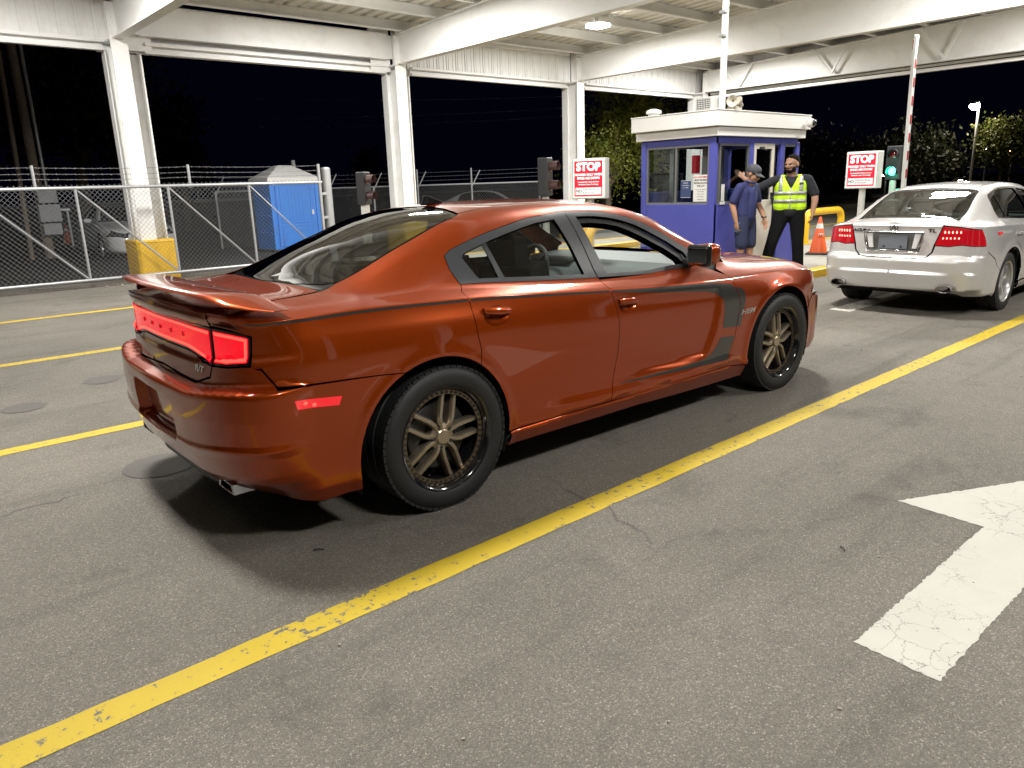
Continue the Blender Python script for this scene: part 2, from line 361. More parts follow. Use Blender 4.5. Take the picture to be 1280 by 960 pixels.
# sag rods between purlins, small
for bx in (1.4, 7.4, 13.4, 19.4):
    for k in range(0, 8, 1):
        y0, y1 = PY[k], PY[k+1]
        cp(MB().cyl((bx, y0, ztop(y0)+.2), (bx+.5, y1, ztop(y1)+.05), .008, n=5).build('sag_rod', M_white))
# roof deck panels, ribs along the slope
def deck_mesh(y0, y1):
    b = MB(); w = .9
    pr = [(0, 0)]
    for k in range(3):
        c = .15+.3*k; pr += [(c-.10, 0), (c-.075, .0), (c-.05, .045), (c+.05, .045), (c+.075, 0), (c+.10, 0)]
    pr += [(w, 0)]
    vs = []
    for y in (y0, y1): vs += [(x, y, ztop(y)+.245+h) for x, h in pr]
    n = len(pr); b.add(vs, [(i, i+1, n+i+1, n+i) for i in range(n-1)])
    for y in (y0, y1): vs = None
    b.add([(0, y0, ztop(y0)+.30), (w, y0, ztop(y0)+.30), (w, y1, ztop(y1)+.30), (0, y1, ztop(y1)+.30)], [(0, 1, 2, 3)])
    return b
for (y0, y1) in ((16.15, YR), (YR, YW-.3)):
    dm = deck_mesh(y0, y1).mesh('roof_deck_panel')
    for k in range(34):
        o = link_mesh('roof_deck_panel', dm, M_deck if not dm.materials else None); o.location = (-7.9+.9*k, 0, 0); cp(o)
# eave wall: ribbed fascia panels in bays, a plated beam in one bay, stepped header below
wp = MB().box((0, 0, 0), (.272, .03, .72)).box((.142, .012, 0), (.03, .02, .72)).box((-.068, -.018, 0), (.03, .012, .72)).box((.068, -.018, 0), (.03, .012, .72)).mesh('wall_panel')
for bi in range(5):
    x0, x1 = RX[bi], RX[bi+1]
    if bi == 2:
        cp(box('eave_beam', ((x0+x1)/2+.13, 15.80, 4.71), (5.62, .05, .50), M_white)); cp(MB().box(((x0+x1)/2+.1, 15.78, 4.97), (5.35, .14, .02)).box(((x0+x1)/2+.1, 15.78, 4.45), (5.35, .14, .02)).build('beam_flange', M_white))
        cp(MB().box(((x0+x1)/2+.1, 15.99, 4.6), (5.4, .02, .9)).build('wall_backing', M_white))
        cp(MB().box((x1-.34, 15.87, 4.66), (.52, .03, .94)).build('beam_end_plate', M_white)); cp(MB().box((x0+.40, 15.87, 4.66), (.5, .03, .94)).build('beam_end_plate', M_white))
        bolts = MB()
        for k in range(18): bolts.cyl((x0+.5+k*.3, 15.775, 4.93), (x0+.5+k*.3, 15.765, 4.93), .014, n=6)
        cp(bolts.build('bolt_row', M_white))
    else:
        for k in range(19):
            o = link_mesh('wall_panel', wp, M_white if not wp.materials else None); o.location = (x0+.60+k*.2925, 15.97, 4.66); cp(o)
        cp(box('eave_strut', ((x0+x1)/2, 15.9, 5.05), (5.8, .10, .07), M_white))
    xa, xb = x0+.52, x1-.18; cx, L = (xa+xb)/2, xb-xa
    cp(box('door_header', (cx, 15.90, 4.315), (L, .15, .055), M_white, bevel=.008))
    cp(MB().box((cx, 15.96, 4.25), (L, .05, .08)).build('header_web', M_white))
    cp(box('door_header', (cx, 15.92, 4.185), (L, .11, .06), M_white, bevel=.008))
# gable end at the exit: plated beam, header, dark gap strip, V braces
cp(box('end_beam', (22.72, 3.1, 4.86), (.05, 25.0, .84), M_white)); cp(MB().box((22.66, 3.1, 4.43), (.16, 25.0, .022)).build('beam_flange', M_white))
cp(box('end_wall', (22.86, 3.1, 5.2), (.03, 25.4, 1.1), M_white))
cp(box('beam_gap_shade', (22.70, 3.1, 4.35), (.05, 24.6, .05), M_dark)); cp(box('door_header', (22.62, 3.1, 4.28), (.10, 24.8, .06), M_white, bevel=.008)); cp(box('door_header', (22.70, 3.1, 4.18), (.14, 24.8, .09), M_white, bevel=.008))  # near-black strip paints the shade in the gap between beam and header
for y in (14.2, 11.2, 8.2, 5.2, 2.2, -.8):
    v = MB(); v.bar((22.26, y, 4.37), (22.22, y+.62, 4.93+SL*(YE-y)), .05, .05); v.bar((22.26, y, 4.37), (22.22, y-.42, 4.93+SL*(YE-y)), .05, .05)
    cp(v.build('flange_brace', M_white))
# ================================================================== canopy lamps (the light of the scene)
M_lens = mat('lamp_lens', (.9, .9, .86), .4, emit=(1, .96, .88), es=45)
def lamp(x, y, z, power, label, size=.75):
    t = empty('canopy_lamp', (x, y, z), 0, label, 'ceiling lamp', 'lamps under the canopy roof')
    box('lamp_housing', (0, 0, .10), (.42, .42, .12), M_bwhite, t, bevel=.02)
    MB().prism([(-.20, -.20), (.20, -.20), (.20, .20), (-.20, .20)], -.03, .035).build('lamp_lens', M_lens, t, bevel=.012)
    MB().cyl((0, 0, .16), (0, 0, ztop(y)+.25-z), .016).build('lamp_stem', M_bwhite, t)
    l = bpy.data.lights.new('lamp_light', 'AREA'); l.shape = 'SQUARE'; l.size = size; l.energy = power; l.color = (1, .975, .93); l.spread = rad(180)
    o = bpy.data.objects.new('lamp_light', l); COL.objects.link(o); o.parent = t; o.location = (0, 0, -.065)
    return t
LAMPS = [(19.9, 13.4, 5.04, 1.3, 'ceiling lamp of the last bay hidden behind the third rafter'), (20.0, 4.6, 5.3, 1.0, 'ceiling lamp of the last bay over the exit lane'), (14.1, 12.8, 5.06, 1.0, 'glowing ceiling lamp under the canopy roof between the second and third rafters'),
         (8.3, 12.8, 5.08, 1.0, 'ceiling lamp above the far lane out of the picture'), (2.4, 12.6, 5.08, 1.0, 'ceiling lamp above the sliding gate side of the canopy'),
         (14.0, 5.2, 5.25, 1.0, 'ceiling lamp above the booth lane near the silver car'), (7.8, 5.0, 5.3, .95, 'ceiling lamp above the orange car'),
         (1.0, 5.0, 5.3, 1.05, 'ceiling lamp behind the orange car tail'), (14.4, -2.0, 5.2, .75, 'ceiling lamp over the arrow lane far end'), (8.2, -2.0, 5.2, .82, 'ceiling lamp over the painted arrow lane'), (1.6, -2.0, 5.2, .78, 'ceiling lamp over the arrow lane near end')]
for x, y, z, p, lab in LAMPS: lamp(x, y, z, LAMP_W*p, lab)
# ================================================================== car builder
def pchip(xs, ys):
    xs = np.asarray(xs, float); ys = np.asarray(ys, float); h = np.diff(xs); dl = np.diff(ys)/h; n = len(xs); d = np.zeros(n)
    for i in range(1, n-1):
        if dl[i-1]*dl[i] > 0:
            w1, w2 = 2*h[i]+h[i-1], h[i]+2*h[i-1]; d[i] = (w1+w2)/(w1/dl[i-1]+w2/dl[i])
    d[0], d[-1] = dl[0], dl[-1]
    def f(x):
        x = np.clip(np.asarray(x, float), xs[0], xs[-1]); i = np.clip(np.searchsorted(xs, x)-1, 0, n-2); t = (x-xs[i])/h[i]
        return (2*t**3-3*t**2+1)*ys[i]+(t**3-2*t**2+t)*h[i]*d[i]+(-2*t**3+3*t**2)*ys[i+1]+(t**3-t**2)*h[i]*d[i+1]
    return f
def sm(x): x = np.clip(x, 0, 1); return x*x*(3-2*x)
def pip(P, poly):
    x, y = P[:, 0], P[:, 1]; ins = np.zeros(len(P), bool); n = len(poly)
    for i in range(n):
        x0, y0 = poly[i]; x1, y1 = poly[(i+1) % n]
        if y0 == y1: continue
        c = ((y0 > y) != (y1 > y)) & (x < (x1-x0)*(y-y0)/(y1-y0)+x0); ins ^= c
    return ins
def inset(poly, d):
    P = np.array(poly, float); A = 0.5*np.sum(P[:, 0]*np.roll(P[:, 1], -1)-np.roll(P[:, 0], -1)*P[:, 1])
    sg = 1 if A > 0 else -1; n = len(P); out = []
    for i in range(n):
        a, b, c = P[i-1], P[i], P[(i+1) % n]; u = (b-a)/(np.linalg.norm(b-a)+1e-9); w = (c-b)/(np.linalg.norm(c-b)+1e-9)
        n1 = np.array([-u[1], u[0]])*sg; n2 = np.array([-w[1], w[0]])*sg; m = n1+n2; L = m@m
        out.append(tuple(b+(m*(2/L) if L > .3 else n1)*d))
    return out
VT = .4
class Shell:
    def __init__(s, plan, zs, yb, zb, yr, zr, zc, dfun, wref=.905, r1=.35, r2=.25):
        P = [np.array(p, float) for p in plan]; Q = [2*P[0]-P[1]]+P+[2*P[-1]-P[-2]]
        Q[0] = np.array([P[1][0], -P[1][1]]); Q[-1] = np.array([P[-2][0], -P[-2][1]])
        D = []
        for i in range(1, len(Q)-2):
            a, b, c, d = Q[i-1], Q[i], Q[i+1], Q[i+2]
            tt = [0]
            for u, v in ((a, b), (b, c), (c, d)): tt.append(tt[-1]+max(1e-6, np.linalg.norm(v-u)**.5))
            for t in np.linspace(tt[1], tt[2], 40, endpoint=False):
                A1 = (tt[1]-t)/(tt[1]-tt[0])*a+(t-tt[0])/(tt[1]-tt[0])*b; A2 = (tt[2]-t)/(tt[2]-tt[1])*b+(t-tt[1])/(tt[2]-tt[1])*c; A3 = (tt[3]-t)/(tt[3]-tt[2])*c+(t-tt[2])/(tt[3]-tt[2])*d
                B1 = (tt[2]-t)/(tt[2]-tt[0])*A1+(t-tt[0])/(tt[2]-tt[0])*A2; B2 = (tt[3]-t)/(tt[3]-tt[1])*A2+(t-tt[1])/(tt[3]-tt[1])*A3
                D.append((tt[2]-t)/(tt[2]-tt[1])*B1+(t-tt[1])/(tt[2]-tt[1])*B2)
        D.append(P[-1]); D = np.array(D); L = np.concatenate([[0], np.cumsum(np.linalg.norm(np.diff(D, axis=0), axis=1))])
        mid = (D[:, 1] > .93*wref); i0 = np.argmin(np.where(mid, abs(D[:, 0]-1.0), 99)); s.S = L-L[i0]+D[i0, 0]; s.D = D
        T = np.gradient(D, s.S, axis=0); s.Nn = np.stack([-T[:, 1], T[:, 0]], 1); s.Nn /= np.linalg.norm(s.Nn, axis=1)[:, None]
        s.s0, s.s1 = s.S[0], s.S[-1]; s.f = {k: pchip(*zip(*v)) for k, v in dict(zs=zs, yb=yb, zb=zb, yr=yr, zr=zr, zc=zc).items()}
        s.dfun = dfun; s.wref = wref; s.r1 = r1; s.r2 = r2
        # monotone table of plan position -> s for the two halves
        s.mid = i0
    def xw(s, q):
        q = np.clip(q, s.s0, s.s1); return np.interp(q, s.S, s.D[:, 0]), np.interp(q, s.S, s.D[:, 1]), np.interp(q, s.S, s.Nn[:, 0]), np.interp(q, s.S, s.Nn[:, 1])
    def s_x(s, x): return float(np.interp(x, s.D[:, 0], s.S))            # s where the plan reaches x
    def s_w(s, w, rear=True):
        if rear: i = s.mid; return float(np.interp(w, s.D[:i, 1][:int(np.argmax(s.D[:i, 1]))+1], s.S[:int(np.argmax(s.D[:i, 1]))+1]))
        i = s.mid; a = s.D[i:, 1]; return float(np.interp(-w, -a, s.S[i:]))
    def zt(s, q): return s.f['zs'](s.xw(q)[0])
    def F(s, q, v):
        x, w, nx, nw = s.xw(q); zt = s.f['zs'](x); z = zt+v; d = s.dfun(x, w, z, zt, v)
        return np.stack([x+nx*d, -(w+nw*d), z], -1)
    def U(s, q, t):
        x, w, _, _ = s.xw(q); k = np.clip(w/s.wref, 0, 1); f = s.f
        zs = f['zs'](x); yb = np.minimum(f['yb'](x)*k, w*.985); yr = np.minimum(f['yr'](x)*k, yb*.985); zb, zr, zc = f['zb'](x), f['zr'](x), f['zc'](x)
        def B(t):
            fl = np.where(t > 3, -1., 1.); t = np.where(t > 3, 6-t, t); t = np.clip(t, 0, 3)
            a = np.clip(t, 0, 1); b = np.clip(t-1, 0, 1); c = np.clip(t-2, 0, 1)
            y = np.where(t <= 1, w+(yb-w)*a, np.where(t <= 2, yb+(yr-yb)*b, yr*(1-c)))
            z = np.where(t <= 1, zs+(zb-zs)*(a**.8), np.where(t <= 2, zb+(zr-zb)*b, zr+(zc-zr)*(1-(1-c)**2)))
            y = y+np.where((t > 1) & (t <= 2), .05*np.maximum(0, zr-zb)*np.sin(np.pi*b), 0)
            return y*fl, z
        r0 = np.where(t < 1.5, s.r1, s.r2); r0 = np.where((t > 1.3) & (t < 1.7), s.r2+(s.r1-s.r2)*(1.7-t)/.4, r0); r = np.minimum(r0, t)
        Y = 0; Z = 0; wt = 0
        for dlt, g in zip(np.linspace(-1, 1, 9), (.2, .5, .8, .95, 1, .95, .8, .5, .2)):
            y, z = B(t+dlt*r); Y = Y+y*g; Z = Z+z*g; wt += g
        return np.stack([x, -Y/wt, Z/wt], -1)
    def P(s, q, v):
        q = np.asarray(q, float); v = np.asarray(v, float)
        return np.where((v <= 0)[..., None], s.F(q, np.minimum(v, 0)), s.U(q, np.maximum(v, 0)/VT))
    def N(s, q, v, e=.004):
        def dd(q, v):
            up = v > 1e-6
            v0 = np.where(up, np.maximum(v-e, 1e-9), v-e); v1 = np.where(up, v+e, np.minimum(v+e, 0)); dv = (s.P(q, v1)-s.P(q, v0))
            ds = s.P(np.minimum(q+e, s.s1), v)-s.P(np.maximum(q-e, s.s0), v); n = np.cross(ds, dv); return n
        n = dd(q, v); L = np.linalg.norm(n, axis=-1, keepdims=True); return n/np.maximum(L, 1e-9)
    def uv(s, p):
        "outline point -> (s, v).  ('f',x,z) side; ('r',w,z) rear face by half width; ('n',w,z) nose; ('u',x,t) upper; ('g',x,z) upper by height"
        k, a, b = p
        if k == 'f': q = s.s_x(a); return (q, min(0., b-float(s.zt(q))))
        if k == 'r': q = s.s_w(a); return (q, min(0., b-float(s.zt(q))))
        if k == 'n': q = s.s_w(a, False); return (q, min(0., b-float(s.zt(q))))
        if k == 'u': return (s.s_x(a), b*VT)
        if k == 'ur': return (s.s_w(a), b*VT)
        if k == 'un': return (s.s_w(a, False), b*VT)
        if k == 'g':
            q = s.s_x(a); t = np.linspace(0.0, 2.6, 261); z = s.U(np.full(261, q), t)[:, 2]; i = int(np.argmax(z >= b)) if (z >= b).any() else 260; return (q, max(1e-4, t[i])*VT)
        if k == 'q': return (a, b)
def densify(poly, sp):
    out = []; n = len(poly)
    for i in range(n):
        a = np.array(poly[i]); b = np.array(poly[(i+1) % n]); m = max(1, int(round(np.linalg.norm(b-a)/sp)))
        for k in range(m): out.append(tuple(a+(b-a)*k/m))
    return out
def arc_pts(cx, cz, r, a0, a1, n=24, k='f'): return [(k, cx+r*math.cos(a0+(a1-a0)*i/n), cz+r*math.sin(a0+(a1-a0)*i/n)) for i in range(n+1)]
class Panel:
    "collects patches of a shell, right side, then builds right / left / both"
    def __init__(s, sh): s.sh = sh; s.V = []; s.N = []; s.Fc = []
    def patch(s, outline, sp=.028, gap=.0022, off=0.0, edge=.014, holes=(), crease=True, raw=False):
        sh = s.sh; poly = [sh.uv(p) if not raw else p for p in outline]
        keep = [(abs(p[0]-sh.s0) < 1e-4, abs(p[0]-sh.s1) < 1e-4, abs(p[1]-3*VT) < 1e-4) for p in poly]
        if gap:
            ip = inset(poly, gap); poly2 = []
            for p, q, k in zip(poly, ip, keep): poly2.append((p[0] if (k[0] or k[1]) else q[0], p[1] if k[2] else q[1]))
            poly = poly2
        outs = [densify(poly, sp)]+[densify(inset([sh.uv(p) if not raw else p for p in h], -gap), sp) for h in holes]
        pts = []; edges = []; loops = []
        for o in outs:
            b = len(pts); pts += o; edges += [(b+i, b+(i+1) % len(o)) for i in range(len(o))]; loops.append(list(range(b, len(pts))))
        B = np.array(pts); lo, hi = B.min(0), B.max(0); nb = len(pts)
        gx = np.arange(lo[0]+sp*.5, hi[0], sp); gy = np.arange(lo[1]+sp*.5, hi[1], sp)
        if len(gx) and len(gy):
            G = np.stack(np.meshgrid(gx, gy), -1).reshape(-1, 2); G[:, 0] += (np.arange(len(G))//max(1, len(gx)) % 2)*sp*.3
            if crease: G = G[abs(G[:, 1]) > sp*.45]
            ok = pip(G, outs[0])
            for h in outs[1:]: ok &= ~pip(G, h)
            G = G[ok]
            if len(G):
                dmin = np.full(len(G), 9.)
                for i in range(0, nb, 200): dmin = np.minimum(dmin, np.sqrt(((G[:, None]-B[None, i:i+200])**2).sum(-1)).min(1))
                G = G[dmin > sp*.45]; pts += [tuple(g) for g in G]
        if crease and lo[1] < -sp and hi[1] > sp:        # keep the shoulder line crisp
            cx = np.arange(lo[0]+sp, hi[0]-sp*.5, sp); Cp = np.stack([cx, cx*0], -1); ok = pip(Cp, outs[0])
            if len(Cp[ok]): Cp = Cp[ok]; Cp = Cp[np.array([np.sqrt(((c-B)**2).sum(-1)).min() > sp*.4 for c in Cp])]; pts += [tuple(c) for c in Cp]
        vs, es, fs, ov, oe, of = delaunay_2d_cdt([Vector(p) for p in pts], edges, [], 0, 1e-6)
        V2 = np.array([(v.x, v.y) for v in vs]); T = np.array([tuple(f) for f in fs if len(f) == 3]); C = V2[T].mean(1); ok = pip(C, outs[0])
        for h in outs[1:]: ok &= ~pip(C, h)
        T = T[ok]; P = sh.P(V2[:, 0], V2[:, 1]); N = sh.N(V2[:, 0], V2[:, 1])
        a = np.cross(P[T[:, 1]]-P[T[:, 0]], P[T[:, 2]]-P[T[:, 0]]); fl = (a*N[T].mean(1)).sum(1) < 0; T[fl] = T[fl][:, ::-1]
        N = np.where((abs(P[:, 1]) < .004)[:, None], N*[1, 0, 1], N); P = P+N*off; b0 = sum(len(v) for v in s.V); s.V.append(P); s.N.append(N); s.Fc += [tuple(int(i)+b0 for i in t) for t in T]
        if edge:
            inv = {}
            for i, o in enumerate(ov):
                for q in o: inv[q] = i
            for lp in loops:
                idx = [inv.get(i) for i in lp]; m = len(idx); n0 = sum(len(v) for v in s.V)
                if None in idx: continue
                E0 = P[idx]; nn = N[idx]; tang = np.roll(E0, -1, 0)-np.roll(E0, 1, 0); side = np.cross(tang, nn); side /= np.maximum(np.linalg.norm(side, axis=1, keepdims=True), 1e-9)
                s.V.append(np.concatenate([E0, E0-nn*edge])); s.N.append(np.concatenate([side, side]))
                for i in range(m):
                    j = (i+1) % m
                    if abs(E0[i, 1]) < .003 and abs(E0[j, 1]) < .003: continue
                    s.Fc.append((n0+i, n0+j, n0+m+j, n0+m+i))
        return s
    def build(s, name, mat, parent, side='R'):
        V = np.concatenate(s.V); N = np.concatenate(s.N); Fc = list(s.Fc)
        if side == 'L': V = V*[1, -1, 1]; N = N*[1, -1, 1]; Fc = [f[::-1] for f in Fc]
        if side == 'B':
            n = len(V); V = np.concatenate([V, V*[1, -1, 1]]); N = np.concatenate([N, N*[1, -1, 1]]); Fc = Fc+[tuple(i+n for i in f[::-1]) for f in Fc]
        me = bpy.data.meshes.new(name); me.from_pydata(V.tolist(), [], Fc); me.update()
        me.polygons.foreach_set('use_smooth', [True]*len(me.polygons))
        me.normals_split_custom_set_from_vertices([tuple(n) for n in N])
        return link_mesh(name, me, mat, parent)
    def both(s, name, mat, parent):
        a = s.build(name, mat, parent, 'R'); b = s.build(name, mat, parent, 'L'); return a, b
# ---- materials shared by the cars
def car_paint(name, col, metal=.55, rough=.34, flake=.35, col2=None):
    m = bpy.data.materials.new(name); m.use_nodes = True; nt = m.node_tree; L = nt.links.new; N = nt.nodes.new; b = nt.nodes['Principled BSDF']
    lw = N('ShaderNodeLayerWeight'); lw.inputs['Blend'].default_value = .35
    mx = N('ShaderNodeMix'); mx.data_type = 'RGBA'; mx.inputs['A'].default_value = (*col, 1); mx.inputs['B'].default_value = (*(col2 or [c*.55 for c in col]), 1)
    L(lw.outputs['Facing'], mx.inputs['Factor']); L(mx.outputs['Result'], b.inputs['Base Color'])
    b.inputs['Metallic'].default_value = metal; b.inputs['Roughness'].default_value = rough; b.inputs['Coat Weight'].default_value = 1; b.inputs['Coat Roughness'].default_value = .025; b.inputs['Coat IOR'].default_value = 1.45; b.inputs['Specular IOR Level'].default_value = .2
    tc = N('ShaderNodeTexCoord'); v = N('ShaderNodeTexVoronoi'); v.inputs['Scale'].default_value = 1400; L(tc.outputs['Object'], v.inputs['Vector'])
    nm = N('ShaderNodeNormalMap') if False else None
    sub = N('ShaderNodeVectorMath'); sub.operation = 'SUBTRACT'; sub.inputs[1].default_value = (.5, .5, .5); L(v.outputs['Color'], sub.inputs[0])
    sc = N('ShaderNodeVectorMath'); sc.operation = 'SCALE'; sc.inputs['Scale'].default_value = flake*.25; L(sub.outputs[0], sc.inputs[0])
    ge = N('ShaderNodeNewGeometry'); ad = N('ShaderNodeVectorMath'); ad.operation = 'ADD'; L(ge.outputs['Normal'], ad.inputs[0]); L(sc.outputs[0], ad.inputs[1])
    no = N('ShaderNodeVectorMath'); no.operation = 'NORMALIZE'; L(ad.outputs[0], no.inputs[0]); L(no.outputs[0], b.inputs['Normal'])
    # thin film of road dust in the rough clear coat
    n = N('ShaderNodeTexNoise'); n.inputs['Scale'].default_value = 2.2; n.inputs['Detail'].default_value = 6; L(tc.outputs['Object'], n.inputs['Vector'])
    mr = N('ShaderNodeMapRange'); mr.inputs['From Min'].default_value = .35; mr.inputs['From Max'].default_value = .75; mr.inputs['To Min'].default_value = .006; mr.inputs['To Max'].default_value = .022; L(n.outputs['Fac'], mr.inputs['Value']); L(mr.outputs[0], b.inputs['Coat Roughness'])
    return m
M_glass = glass('car_glass', (.50, .55, .54), 1.5)
M_glassR = glass('rear_window_glass', (.34, .38, .37), 4.2)
M_clear = glass('clear_glass', (.86, .89, .88), 1.2)
M_trim = mat('anthracite_trim', (.026, .029, .035), .38, coat=.3, crough=.2)
M_red = mat('red_lens', (.30, .002, .004), .15, emit=(1, .006, .022), es=1.1, coat=.4)
nt_ = M_red.node_tree; vv_ = nt_.nodes.new('ShaderNodeTexVoronoi'); vv_.inputs['Scale'].default_value = 130; tt_ = nt_.nodes.new('ShaderNodeTexCoord'); nt_.links.new(tt_.outputs['Object'], vv_.inputs['Vector'])
rr_ = nt_.nodes.new('ShaderNodeMapRange'); rr_.inputs['From Max'].default_value = .6; rr_.inputs['To Min'].default_value = 1.3; rr_.inputs['To Max'].default_value = .8; nt_.links.new(vv_.outputs['Distance'], rr_.inputs['Value']); nt_.links.new(rr_.outputs[0], nt_.nodes['Principled BSDF'].inputs['Emission Strength'])
M_redlit = mat('lit_red_light_guide', (.8, .05, .04), .3, emit=(1, .085, .06), es=1.7)
M_reddim = mat('red_lens_side', (.55, .006, .012), .15, emit=(1, .02, .03), es=.55, coat=1)
M_cabin = mat('cabin_dark_cloth', (.030, .030, .032), .8, bump=.2, bscale=250)
M_cabgrey = mat('cabin_grey_vinyl', (.15, .17, .17), .5, bump=.1, bscale=300)
M_alu = mat('brushed_bronze', (.38, .32, .24), .32, metal=.8, bump=.03, bscale=200)
M_silver = mat('silver_wheel', (.55, .55, .55), .3, metal=.7)
M_disc = mat('brake_disc_steel', (.045, .043, .042), .5, metal=.6)
def tyre_mesh(R, w, rr, tread=True):
    b = MB(); h = w/2
    prof = [(rr-.012, -h*.80), (rr+.004, -h*.93), (rr+.02, -h*.985), ((R+rr)/2, -h*1.03), (R-.03, -h*.98), (R-.012, -h*.90), (R-.003, -h*.78)]
    for g in (-.5, -.17, .17, .5): prof += [(R, (g-.04)*w*.8-.0), (R-.007, (g-.025)*w*.8), (R-.007, (g+.025)*w*.8), (R, (g+.04)*w*.8)]
    prof += [(R-.003, h*.78), (R-.012, h*.90), (R-.03, h*.98), ((R+rr)/2, h*1.03), (rr+.02, h*.985), (rr+.004, h*.93), (rr-.012, h*.80)]
    b.lathe(prof, 72)
    if tread:       # sipes and shoulder blocks
        for k in range(60):
            a = 2*math.pi*k/60; ca, sa = math.cos(a), math.sin(a)
            for sgn in (-1, 1):
                M = Matrix.Rotation(a, 4, 'Z'); b.box((R-.0060, 0, sgn*h*.74), (.013, 2*math.pi*R/60*.80, h*.36), M=M)
    return b
def wheel(parent, x, y, R, w, rr, style, mr, ml, side, spin, steer=0):
    wl = empty('wheel'); wl.parent = parent; wl.location = (x, y, R-.004)
    # local z of the wheel mesh points outboard
    M = Matrix.Rotation(rad(90) if side < 0 else rad(-90), 4, 'X') @ Matrix.Rotation(spin, 4, 'Z')
    wl.rotation_euler = M.to_euler()
    tyre_mesh(R, w, rr).build('tyre', M_rubber, wl, smooth=35)
    h = w/2
    rim = MB().lathe([(rr*1.0, -h*.8), (rr*.93, -h*.6), (rr*.90, 0), (rr*.91, h*.60), (rr*.935, h*.70), (rr*.965, h*.88), (rr*.985, h*.93), (rr+.008, h*.97), (rr+.010, h*.90), (rr+.0, h*.8)], 64)
    rim.build('rim_barrel', ml, wl, smooth=40)
    if style == 'bronze':
        sp = MB(); z1 = h*.66
        for k in range(5):
            for sg in (-1, 1):
                a = 2*math.pi*k/5
                # twin spokes: fan from the hub then run parallel to the rim
                P = [(.034, sg*.016), (.074, sg*.030), (.102, sg*.036), (rr*.875, sg*.036)]
                zz = [z1-.012, z1-.002, z1-.004, z1-.018]; ww = [.031, .030, .031, .029]
                ca, sa = math.cos(a), math.sin(a)
                ring = []
                for (r, t), z, wd in zip(P, zz, ww):
                    for off, dz in ((-.5, -.012), (-.28, .004), (.28, .004), (.5, -.012), (.4, -.05), (-.4, -.05)):
                        tt = t+off*wd; ring.append((r*ca-tt*sa, r*sa+tt*ca, z+dz))
                fs = []
                for i in range(3):
                    for j in range(6): fs.append((i*6+j, i*6+(j+1) % 6, (i+1)*6+(j+1) % 6, (i+1)*6+j))
                fs += [(5, 4, 3, 2, 1, 0), (18, 19, 20, 21, 22, 23)]
                sb = MB().add(ring, [f[::-1] for f in fs]); sb.build('spoke', mr, wl, bevel=.002)
        hub = MB().lathe([(.072, z1-.06), (.068, z1-.018), (.044, z1-.008), (.040, z1-.010), (.039, z1-.002), (.034, z1+.002), (0, z1+.002)], 30); hub.build('hub_cap', mr, wl, smooth=35)
        nuts = MB()
        for k in range(5):
            a = 2*math.pi*(k+.5)/5; nuts.cyl((.056*math.cos(a), .056*math.sin(a), z1-.05), (.056*math.cos(a), .056*math.sin(a), z1-.004), .0115, n=6)
        nuts.build('lug_nuts', M_black, wl)
        rv = MB(); rb = MB().lathe([(rr*.925, h*.60), (rr*.925, h*.68), (rr*.845, h*.675), (rr*.84, h*.60)], 64)
        rb.build('rivet_ring', mat('bronze_dark', (.20, .16, .115), .35, metal=.9), wl, smooth=30)
        for k in range(50):
            a = 2*math.pi*k/50; rv.cyl((rr*.885*math.cos(a), rr*.885*math.sin(a), h*.66), (rr*.885*math.cos(a), rr*.885*math.sin(a), h*.72), .0065, n=6)
        rv.build('rivets', M_black, wl)
    else:
        z1 = h*.62
        for k in range(5):
            a = 2*math.pi*k/5; ca, sa = math.cos(a), math.sin(a)
            P = [(.045, .040), (.12, .046), (rr*.955, .062)]; ring = []
            for (r, wd), z in zip(P, (z1-.01, z1, z1-.02)):
                for off, dz in ((-.5, -.012), (-.34, .004), (-.1, .0), (.1, .0), (.34, .004), (.5, -.012), (.4, -.045), (-.4, -.045)):
                    tt = off*wd*1.3; ring.append((r*ca-tt*sa, r*sa+tt*ca, z+dz))
            fs = [(i*8+j, (i+1)*8+j, (i+1)*8+(j+1) % 8, i*8+(j+1) % 8) for i in range(2) for j in range(8)]+[tuple(range(8)), tuple(range(23, 15, -1))]
            MB().add(ring, fs).build('spoke', mr, wl, bevel=.003)
        MB().lathe([(.068, z1-.05), (.064, z1-.008), (.03, z1+.004), (0, z1+.005)], 24).build('hub_cap', mr, wl, smooth=40)
    MB().lathe([(.165, -h*.1), (.172, -h*.08), (.172, .03), (.165, .035), (.075, .035), (.07, .0)], 40).build('brake_disc', M_disc, wl, smooth=30)
    MB().lathe([(rr*.92, -h*.35), (0.05, -h*.35)], 32).build('wheel_back', M_dark, wl)
    return wl
def liner(parent, x, z, r, y0, y1):
    n = 20; pts = [(r*math.cos(-.35+(math.pi+.7)*k/n), r*math.sin(-.35+(math.pi+.7)*k/n)) for k in range(n+1)]
    for sg in (-1, 1):
        b = MB(); vs = [(x+a, sg*y0, z+c) for a, c in pts]+[(x+a, sg*y1, z+c) for a, c in pts]; m = n+1
        b.add(vs, [(i, i+1, m+i+1, m+i) for i in range(n)])
        b.add([(x+a, sg*y0, z+c) for a, c in pts], [tuple(range(m))]); b.build('wheel_liner', M_dark, parent)
